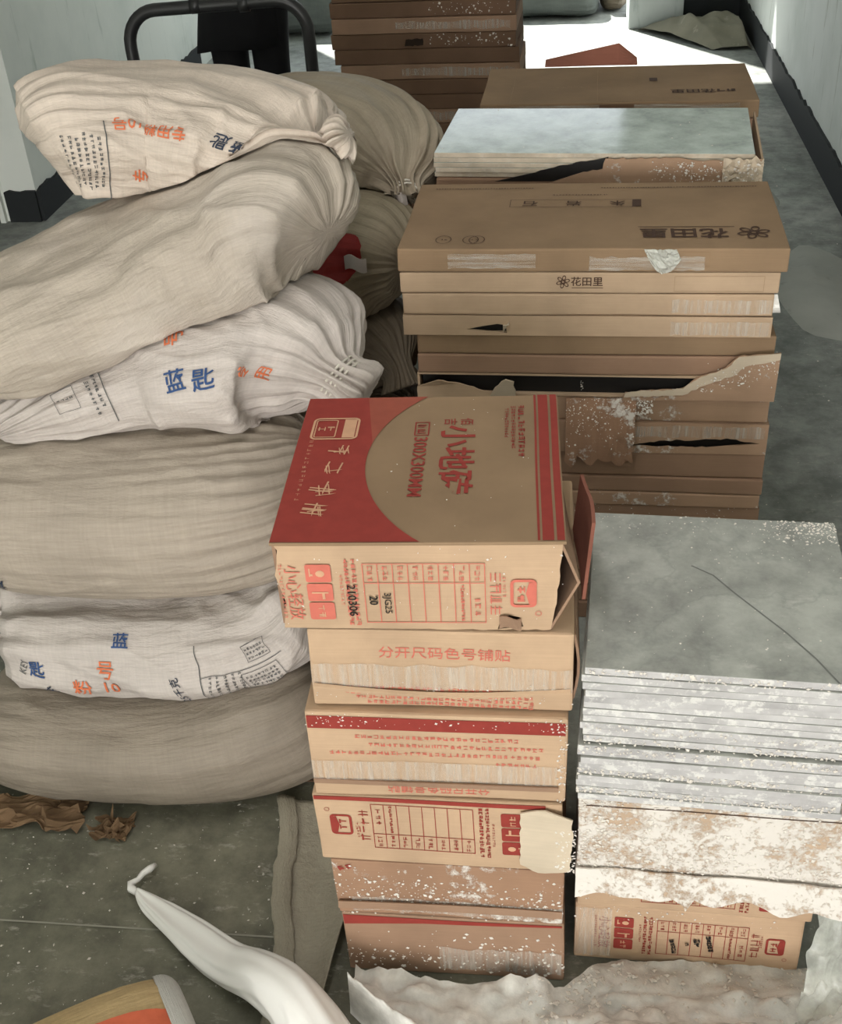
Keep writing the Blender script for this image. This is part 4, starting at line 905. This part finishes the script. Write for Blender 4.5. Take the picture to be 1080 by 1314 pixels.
s1 = Sack('woven_sack', 'cream sack printed upside down in orange, topmost of the front column', [(-.842, 1.775, .93, .05, .04), (-.832, 1.78, .935, .12, .075), (-.79, 1.80, .945, .165, .090), (-.66, 1.85, .93, .18, .088), (-.52, 1.84, .915, .175, .085), (-.435, 1.80, .895, .13, .075), (-.39, 1.77, .905, .05, .04), (-.368, 1.765, .92, .032, .026), (-.352, 1.765, .932, .042, .032), (-.338, 1.765, .938, .035, .025), (-.334, 1.765, .94, .015, .012)], SM['s1'], 46, wr=.009, pleats=(9, 13), plen=(.1, .16), pamp=(.010, .011), long_wr=.008, nv=180)

# printing on the sacks
FR = PI
s1.prt(T('专用粉10号', .0245, 180), .40, FR*.84, M['orange'])
s1.prt(T('匙', .027, 180, .012), .70, FR*.81, M['navy']); s1.prt(T('蓝', .023, 180, .012), .765, FR*.82, M['navy'])
s1.prt(T('专', .030, 90), .29, FR*1.08, M['orange'])
d = Decal(); d.rect(.030, -.10, .0318, .05)
for k in range(6): d.marks(-.032 + .0105*k, -.025, 14 - k % 3, .0058, 90, 1.3, 130+k, .2)
s1.prt(d, .13, FR*.97, M['grey'], 'small_print')
s3.prt(T('蓝', .036, 8, .012), .555, FR*.88, M['blue']); s3.prt(T('匙', .036, 4, .012), .63, FR*.89, M['blue'])
s3.prt(T('专', .026, 80), .785, FR*.90, M['orange']); s3.prt(T('用', .026, 80), .825, FR*.90, M['orange']); s3.prt(T('号', .034, 100), .54, FR*.69, M['orange'])
d = Decal(); d.rect(.050, -.05, .0515, .05); d.marks(.040, .01, 8, .006, 90, 1.3, 140, .2); d.marks(.028, .0, 8, .006, 90, 1.3, 141, .2); d.frame(-.03, -.012, .006, .03, .0008); d.marks(-.012, .01, 4, .006, 0, 1.2, 142, .2)
s3.prt(d, .21, FR*.84, M['grey'], 'small_print')
s4.prt(T('匙', .030, 180, .012), .20, FR*1.10, M['navy']); s4.prt(T('蓝', .028, 180, .012), .12, FR*1.10, M['navy'])
s5.prt(T('匙', .030, 0, .012), .235, FR*.97, M['blue']); s5.prt(T('KEY', .018, 70, .0), .195, FR*.96, M['grey']); s5.prt(T('蓝', .025, 45, .012), .265, FR*1.08, M['navy']); s5.prt(T('粉', .032, 0, .012), .35, FR*1.03, M['orange']); s5.prt(T('10', .032, 0, .006), .425, FR*1.02, M['orange']); s5.prt(T('号', .032, 0, .008), .415, FR*.93, M['orange'])
s5.prt(T('蓝', .028, 0, .012), .46, FR*.78, M['blue']); s5.prt(T('25千克', .018, 100, .004), .61, FR*1.02, M['navy'])
d = Decal(); d.circ(0, 0, .010, .022, .004); s5.prt(d, .035, FR*.98, M['navy'], 'printed_ring')
d = Decal(); d.rect(-.052, -.052, -.0505, .05); d.rect(-.052, -.052, .085, -.0505); d.rect(-.052, -.004, .085, -.003)
for k in range(5): d.marks(-.040 + .012*k, -.026, 7, .005, 80, 1.3, 150+k, .18)
d.frame(.012, -.046, .07, -.010, .0008); d.frame(.03, .004, .07, .034, .0008)
for k in range(4): d.marks(.04, -.018 - .007*k, 8, .0048, 0, 1.25, 160+k, .16)
for k in range(3): d.marks(.05, .026 - .008*k, 6, .0048, 0, 1.25, 170+k, .16)
s5.prt(d, .765, FR*.97, M['grey'], 'small_print')
d = Decal(); d.poly([(.045*math.cos(2*PI*k/24), .055*math.sin(2*PI*k/24)) for k in range(24)]); r2.prt(d, .90, FR*.84, M['redcloth'], 'red_patch')
tie(s1.root, s1.base, (-.366, 1.765, .925), .027, (1, -.2, .4)); tie(s3.root, s3.base, (-.349, 1.551, .629), .045, (1, -.5, -.6)); tie(r1.root, r1.base, (-.322, 2.222, .696), .026, (.3, -.8, -.4))
me = sheet_mesh('neck_rag', 8, 10, lambda a, c: (-.335 + .018*a + .010*c, 2.195 - .010*math.sin(PI*a) - .012*c, .700 - .055*c), .002); o = obj('neck_rag', me, SM['s3'], r1.root); o.location = -r1.base
me = sheet_mesh('neck_rag', 8, 8, lambda a, c: (-.395 + .04*a, 1.925 - .010*math.sin(PI*a), .650 + .026*c + .006*math.sin(5*a)), .002); o = obj('neck_rag', me, SM['s3'], r2.root); o.location = -r2.base

# ================================================================== FLOOR CLUTTER
# yellow sack at the lower left
ys = Sack('yellow_sack', 'tan sack with orange-red print and white end lying in the near left corner', [(-.905, .43, .055, .05, .03), (-.88, .45, .06, .13, .055), (-.745, .55, .066, .15, .064), (-.565, .675, .066, .15, .064), (-.475, .735, .066, .145, .060), (-.444, .756, .062, .135, .050)], M['yellow'], 51, group='sacks in the near left corner', wr=.003, pleats=(8, 8), pamp=(.002, .002), ex=3.2)
d = Decal(); d.poly([(.15*math.cos(PI*k/18), .085*math.sin(PI*k/18)) for k in range(19)]); ys.prt(d, .80, PI*.50, m_print('orange_red_print', (206, 104, 74)), 'orange_print')
d = Decal(); d.marks(-.01, .02, 3, .022, 10, 1.1, 180, .2); d.build('pale_lettering', ys.mapper(.80, PI*.46, .0024), M['whitebag'], ys.root, .007)
def ecap(a, c):
    v = 2*PI*a; k = 2/3.2; px = math.copysign(abs(math.cos(v))**k, math.cos(v))*.142; pz = math.copysign(abs(math.sin(v))**k, math.sin(v))*.058
    ax = Vector((.82, .57, 0)); e1 = Vector((-.57, .82, 0)); q = Vector((-.456, .748, .062)) + ax*(.004 + .028*math.sin(PI/2*c)) + (e1*px + Vector((0, 0, pz)))*(1.03 - .25*c*c if c < 1 else .78*.0 + .02)
    return q - ys.base
o = obj('white_end', sheet_mesh('white_end', 48, 8, ecap), M['whitebag'], ys.root, smooth=True)
# white plastic bag end
def wpl():
    ctr = [(-.628, 1.052, .016, .004), (-.60, 1.032, .018, .014), (-.53, .985, .024, .026), (-.455, .935, .030, .031), (-.39, .895, .056, .034), (-.335, .855, .064, .038), (-.285, .80, .056, .042), (-.255, .74, .05, .045), (-.235, .69, .035, .03)]
    st = [(x, y, z, a, max(.004, z*.6)) for x, y, z, a in ctr]
    b = Sack('plastic_bag', 'bright white plastic bag narrowing to a twisted tip on the dark floor', st, M['plastic_white'], 52, group=None, collide=False, wr=.008, pleats=(7, 8), plen=(.2, .1), pamp=(.006, .003), ex=2.0, nu=70, nv=64, cat='plastic bag')
    pts = [Vector((-.630, 1.052, .016)), Vector((-.640, 1.058, .016)), Vector((-.645, 1.068, .014)), Vector((-.634, 1.074, .018)), Vector((-.632, 1.088, .014)), Vector((-.622, 1.094, .018)), Vector((-.618, 1.106, .013))]
    obj('twisted_tip', tube_mesh('twisted_tip', [p - b.base for p in pts], [.005, .007, .006, .004, .005, .006, .004], 7), M['plastic_white'], b.root, smooth=True)
wpl()
# woven sheet under the front left stack
def hem(x0, y): return x0
def woven(a, c):
    yy = 1.255 - .43*c; xl = -.455 + .040*min(1, c*2.2) + .030*max(0, c-.45)*2 + .006*math.sin(c*11); xr = -.306 + .008*math.sin(c*5)
    x = xl + (xr-xl)*a; z = .004 + .005*math.exp(-((a-.12)/.07)**2) + .075*max(0, a-.45)**1.5*(1 - .3*c) + .006*abs(noise.noise(Vector((x*25, yy*12, 3))))
    return (x, yy, z)
o = obj('woven_sheet', sheet_mesh('woven_sheet', 40, 60, woven, .0015), M['sheet'], smooth=True); tag(o, 'grey-beige woven sheet with folded edge on the floor beside the front left cartons', 'sheet')
me = sheet_mesh('folded_hem', 10, 50, lambda a, c: (-.457 + .040*min(1, c*2.2) + .030*max(0, c-.45)*2 + .006*math.sin(c*11) + .030*a + .004*noise.noise(Vector((c*20, 0, 1))), 1.257 - .43*c, .011 + .004*math.sin(PI*a) + .003*noise.noise(Vector((c*14, a*2, 7)))), .0012)
obj('folded_hem', me, M['sheet'], o, smooth=True)
# crumpled plastic film in front
def film(a, c):
    x = -.275 + .725*a; y = .948 + .036*max(0, min(1, (a-.40)*16)) - (.06 + .13*min(1, a*4))*c - .012*math.sin(a*7) + .03*max(0, a-.6); n = noise.noise(Vector((x*9, y*12, 4))); n2 = noise.noise(Vector((x*26, y*30, 9)))
    z = .012 + .045*abs(n) + .022*abs(n2) + .010*abs(noise.noise(Vector((x*60, y*50, 2)))) + .045*math.exp(-((c-.75)/.13)**2)*(.4 + .6*abs(noise.noise(Vector((x*6, 1, 1)))))*2
    if a > .38 and c < .3: z *= .6
    return (x, y, max(.004, z*min(1, 4*(1-c) + .1)))
o = obj('plastic_film', sheet_mesh('plastic_film', 110, 40, film), M['film_w'], smooth=True); tag(o, 'crumpled pale plastic film on the floor in front of the front cartons', 'plastic film')
chips(o, lambda a, c: (Vector(film(.42 + .5*a, .02 + .5*c)) + Vector((0, 0, .002)), (0, 0, 1)), 420, 190, .001, .006, dens=lambda a, c: 1 - .6*c)
chips(o, lambda a, c: (Vector(film(.32 + .14*a, .02 + .4*c)) + Vector((0, 0, .002)), (0, 0, 1)), 160, 191, .001, .007)
def film2(a, c):
    n = noise.noise(Vector((a*5, c*6, 12))); n2 = noise.noise(Vector((a*14, c*9, 3)))
    x = .312 + .03*c + .20*a + .014*n; y = .955 + .12*a*c - .06*(1-c) + .03*c + .018*n2; z = .006 + .25*c*(.75 + .35*a) + .010*n2
    return (x, y, max(.004, z))
o = obj('plastic_film', sheet_mesh('plastic_film', 36, 44, film2), M['film'], smooth=True); tag(o, 'translucent plastic film hanging against the right side of the near right cartons', 'plastic film')
# kraft paper scraps
def paper(x0, x1, y0, y1, h, seed):
    def fn(a, c):
        n = noise.noise(Vector((a*4 + seed, c*4, seed))); n2 = noise.noise(Vector((a*9, c*9 + seed, 2)))
        e = .03*n
        return (x0 + (x1-x0)*a + e, y0 + (y1-y0)*c + e*.6, .003 + h*(abs(n)*.9 + .35*abs(n2))*(1.2 - c*.6))
    return fn
for k, (a, lab) in enumerate((((-.99, -.77, 1.165, 1.235, .035, 3.0), 'crumpled kraft paper spread out under the lowest front sack'), ((-.735, -.685, 1.155, 1.20, .05, 8.0), 'small crumpled kraft paper scrap sticking out beside the lowest front sack'))):
    o = obj('kraft_paper', sheet_mesh('kraft_paper', 22, 18, paper(*a), .001), M['paper']); tag(o, lab, 'paper')
o = box('cardboard_sheet', -.56, -.40, 1.30, 1.52, .001, .004, M['kraft_f']); o.rotation_euler = (0, 0, 0); tag(o, 'flat brown cardboard piece on the floor at the right end of the lowest front sack', 'cardboard')
# rubble on the floor by the right wall
def chipfloor(parent):
    chips(parent, lambda a, c: ((-.95 + .55*a, .8 + .45*c, .001), (0, 0, 1)), 130, 200, .0008, .004, name='plaster_crumb')
    chips(parent, lambda a, c: ((.40 + .5*a, 1.2 + 3.4*c, .001), (0, 0, 1)), 160, 201, .001, .006, name='plaster_crumb')
chipfloor(fl)
def lump(name, label, x, y, rx, ry, h, seed, mat, n=28):
    V = []; F = []
    rows = 8
    for i in range(rows+1):
        rr = i/rows
        for j in range(n):
            an = 2*PI*j/n; k = 1 + .22*noise.noise(Vector((math.cos(an)*1.5, math.sin(an)*1.5, seed)))
            px, py = x + rx*rr*k*math.cos(an), y + ry*rr*k*math.sin(an)
            z = h*(1-rr**1.6)*(1 + .5*noise.noise(Vector((px*14, py*14, seed)))) if i < rows else .0
            V.append((px, py, max(.0005, z)))
    F = [(i*n+j, i*n+(j+1) % n, (i+1)*n+(j+1) % n, (i+1)*n+j) for i in range(rows) for j in range(n)]
    o = obj(name, mesh(name, V, F), mat, smooth=True); tag(o, label, 'mortar'); return o
lump('mortar_lump', 'smooth grey mortar smear on the floor along the right wall', .74, 3.30, .13, .34, .022, 3.3, M['mortar'])
lump('mortar_lump', 'small pale mortar lump on the floor beside the right baseboard', .70, 4.05, .035, .09, .03, 5.1, M['mortar'])
# heap of rubble by the back right corner
def heap(a, c):
    y = 6.72 - .50*c; xl = .36 + .70*(6.72-y); x = xl + (.905-xl)*a; n = noise.noise(Vector((x*7, y*7, 2))); n2 = noise.noise(Vector((x*17, y*15, 5)))
    z = (.11*math.sin(PI*min(1, .15 + c*.8))*min(1, a*3 + .25)*min(1, (1-a)*8)*(1 + .3*n + .2*n2))
    return (x, y, max(.001, z*(1 if c > .02 else 0)))
o = obj('rubble_heap', sheet_mesh('rubble_heap', 40, 34, heap), M['cement'], smooth=True); tag(o, 'low grey-brown rubble heap in the back right corner', 'rubble')
# bundles outside the back opening
OUT = 'grey-green bundles outside the back opening'
Sack('bundle', 'wide grey-green wrapped bundle seen between far cartons and pier', [(-.42, 7.30, .10, .03, .03), (-.40, 7.30, .10, .24, .09), (-.10, 7.30, .11, .27, .10), (.12, 7.30, .10, .26, .095), (.155, 7.30, .10, .06, .04)], M['bagout'], 61, group=OUT, wr=.006, ex=4, collide=False, cat='bundle')
Sack('bundle', 'dark grey wrapped bundle squeezed against the back pier', [(.17, 7.36, .09, .03, .03), (.185, 7.36, .09, .18, .08), (.24, 7.36, .10, .20, .09), (.295, 7.36, .09, .16, .08), (.305, 7.36, .09, .04, .04)], SM['r3'], 62, group=OUT, wr=.004, ex=4, collide=False, cat='bundle')
Sack('bundle', 'grey-blue wrapped bundle at the left of the back opening behind the trolley', [(-1.74, 7.05, .15, .04, .04), (-1.72, 7.05, .15, .24, .14), (-1.5, 7.05, .16, .26, .155), (-1.32, 7.05, .15, .25, .14), (-1.29, 7.05, .14, .06, .05)], M['bagout'], 63, group=OUT, wr=.006, ex=4, collide=False, cat='bundle')

# ================================================================== TROLLEY
def trolley():
    t = empty('hand_trolley', (-.853, 3.2, 0)); tag(t, 'black tube handled trolley standing behind the sacks', 'trolley')
    x0, x1, zt, y = -.225, .225, .912, -.30; rc = .075; pts = [(x0 + .012, y, .17)]
    pts += [(x0 + .006, y, .5), (x0, y, zt - rc - .01)]
    for k in range(1, 8): a = PI - PI/2*k/8; pts.append((x0 + rc + rc*math.cos(a), y, zt - rc + rc*math.sin(a) - .006*(1-k/8)))
    pts += [(x0 + rc, y, zt), (0, y, zt + .006), (x1 - rc, y, zt + .012)]
    for k in range(1, 8): a = PI/2 - PI/2*k/8; pts.append((x1 - rc + rc*math.cos(a), y, zt + .012 - rc + rc*math.sin(a)))
    pts += [(x1, y, zt - rc), (x1, y, .5), (x1, y, .17)]
    h = obj('handle', tube_mesh('handle', pts, .0155, 14), M['tube'], t, smooth=True)
    for x in (-.045, .075): obj('grip_ring', tube_mesh('grip_ring', [(x-.012, y, zt+.005), (x+.012, y, zt+.0065)], .0175, 14), M['tube'], h, smooth=True)
    box('platform', -.27, .27, -.33, .42, .14, .18, M['plate'], t, bevel=.008)
    for sx in (-.21, .21):
        for sy in (-.25, .33):
            me = tube_mesh('wheel', [(sx-.018, sy, .055), (sx-.014, sy, .055), (sx+.014, sy, .055), (sx+.018, sy, .055)], [.045, .055, .055, .045], 20); wv = obj('wheel', me, M['rubber'], t)
            box('caster_fork', sx-.026, sx+.026, sy-.02, sy+.02, .112, .14, M['plate'], wv)
trolley()

# ================================================================== PERSON in long black coat
def person():
    t = empty('person', (-1.13, 4.22, 0)); tag(t, 'person in long black coat and black trousers standing behind the trolley', 'person')
    verts = {'pel': (0, 0, .93, .13), 'sp1': (0, .0, 1.10, .125), 'ch': (0, .0, 1.30, .15), 'nk': (0, .0, 1.46, .06), 'hd0': (0, -.01, 1.53, .065), 'hd1': (0, -.02, 1.62, .09), 'hd2': (0, -.01, 1.70, .07),
             'hl': (-.085, 0, .88, .095), 'kl': (-.073, -.01, .49, .070), 'al': (-.072, .015, .09, .062), 'tl': (-.085, -.12, .045, .040), 'hr': (.085, 0, .88, .095), 'kr': (.073, -.01, .49, .070), 'ar': (.072, .015, .09, .062), 'tr': (.085, -.12, .045, .040),
             'sl': (-.17, 0, 1.40, .07), 'el': (-.235, .04, 1.14, .05), 'wl': (-.185, -.08, .97, .04), 'sr': (.17, 0, 1.40, .07), 'er': (.235, .04, 1.14, .05), 'wr': (.185, -.08, .97, .04)}
    names = list(verts); ix = {n: i for i, n in enumerate(names)}
    E_ = [('pel', 'sp1'), ('sp1', 'ch'), ('ch', 'nk'), ('nk', 'hd0'), ('hd0', 'hd1'), ('hd1', 'hd2'), ('pel', 'hl'), ('hl', 'kl'), ('kl', 'al'), ('al', 'tl'), ('pel', 'hr'), ('hr', 'kr'), ('kr', 'ar'), ('ar', 'tr'), ('ch', 'sl'), ('sl', 'el'), ('el', 'wl'), ('ch', 'sr'), ('sr', 'er'), ('er', 'wr')]
    me = bpy.data.meshes.new('body'); me.from_pydata([verts[n][:3] for n in names], [(ix[a], ix[b]) for a, b in E_], [])
    o = bpy.data.objects.new('body', me); COL.objects.link(o)
    md = o.modifiers.new('skin', 'SKIN'); md.use_smooth_shade = True
    for n in names: me.skin_vertices[0].data[ix[n]].radius = (verts[n][3],)*2
    me.skin_vertices[0].data[ix['pel']].use_root = True
    ms = o.modifiers.new('sub', 'SUBSURF'); ms.levels = 2; ms.render_levels = 2
    bpy.context.view_layer.update()
    bme = bpy.data.meshes.new_from_object(o.evaluated_get(bpy.context.evaluated_depsgraph_get())); bpy.data.objects.remove(o)
    bme.materials.clear(); bo = obj('body', bme, [M['cloth'], M['skin'], M['shoe']], t, smooth=True)
    for p in bme.polygons: p.material_index = 1 if p.center.z > 1.46 else (2 if p.center.z < .085 else 0)
    # coat
    prof = [(.545, .136, .125), (.60, .138, .125), (.75, .145, .13), (.93, .165, .135), (1.10, .16, .13), (1.28, .185, .135), (1.40, .185, .12), (1.46, .09, .08)]
    n = 40; V = []; F = []
    for i, (z, a, b) in enumerate(prof):
        for j in range(n):
            an = 2*PI*j/n; c, s = math.cos(an), math.sin(an); fl_ = max(0, -c)**4*.055*max(0, (.72-z)/.17) if z < .72 else 0
            V.append((a*c - fl_ + .004*math.sin(9*an)*(z < .9), b*s, z - (.03*max(0, -c)**4 if i == 0 else 0)))
    F = [(i*n+j, i*n+(j+1) % n, (i+1)*n+(j+1) % n, (i+1)*n+j) for i in range(len(prof)-1) for j in range(n)]
    me = mesh('coat', V, F); bm = bmesh.new(); bm.from_mesh(me); bmesh.ops.solidify(bm, geom=bm.faces[:], thickness=.006); bm.to_mesh(me); bm.free()
    obj('coat', me, M['cloth'], t, smooth=True)
    bm = bmesh.new(); bmesh.ops.create_uvsphere(bm, u_segments=24, v_segments=16, radius=1)
    for v in bm.verts: v.co = Vector((v.co.x*.092, v.co.y*.10 + .012, 1.665 + v.co.z*.10 - (.04 if v.co.y < -.2 and v.co.z < .3 else 0)*0))
    bmesh.ops.delete(bm, geom=[v for v in bm.verts if v.co.y < -.045 and v.co.z < 1.70], context='VERTS')
    obj('hair', bm_mesh('hair', bm), M['hair'], t, smooth=True)
    for sx in (-.034, .034):
        bm = bmesh.new(); bmesh.ops.create_uvsphere(bm, u_segments=10, v_segments=8, radius=.011)
        bmesh.ops.translate(bm, verts=bm.verts, vec=(sx, -.098, 1.635)); obj('eye', bm_mesh('eye', bm), M['black'], t)
    obj('nose', tube_mesh('nose', [(0, -.105, 1.635), (0, -.118, 1.608), (0, -.108, 1.600)], [.007, .013, .008], 8), M['skin'], t, smooth=True)
    obj('mouth', tube_mesh('mouth', [(-.022, -.092, 1.572), (0, -.100, 1.570), (.022, -.092, 1.572)], .005, 6), M['redcloth'], t)
person()
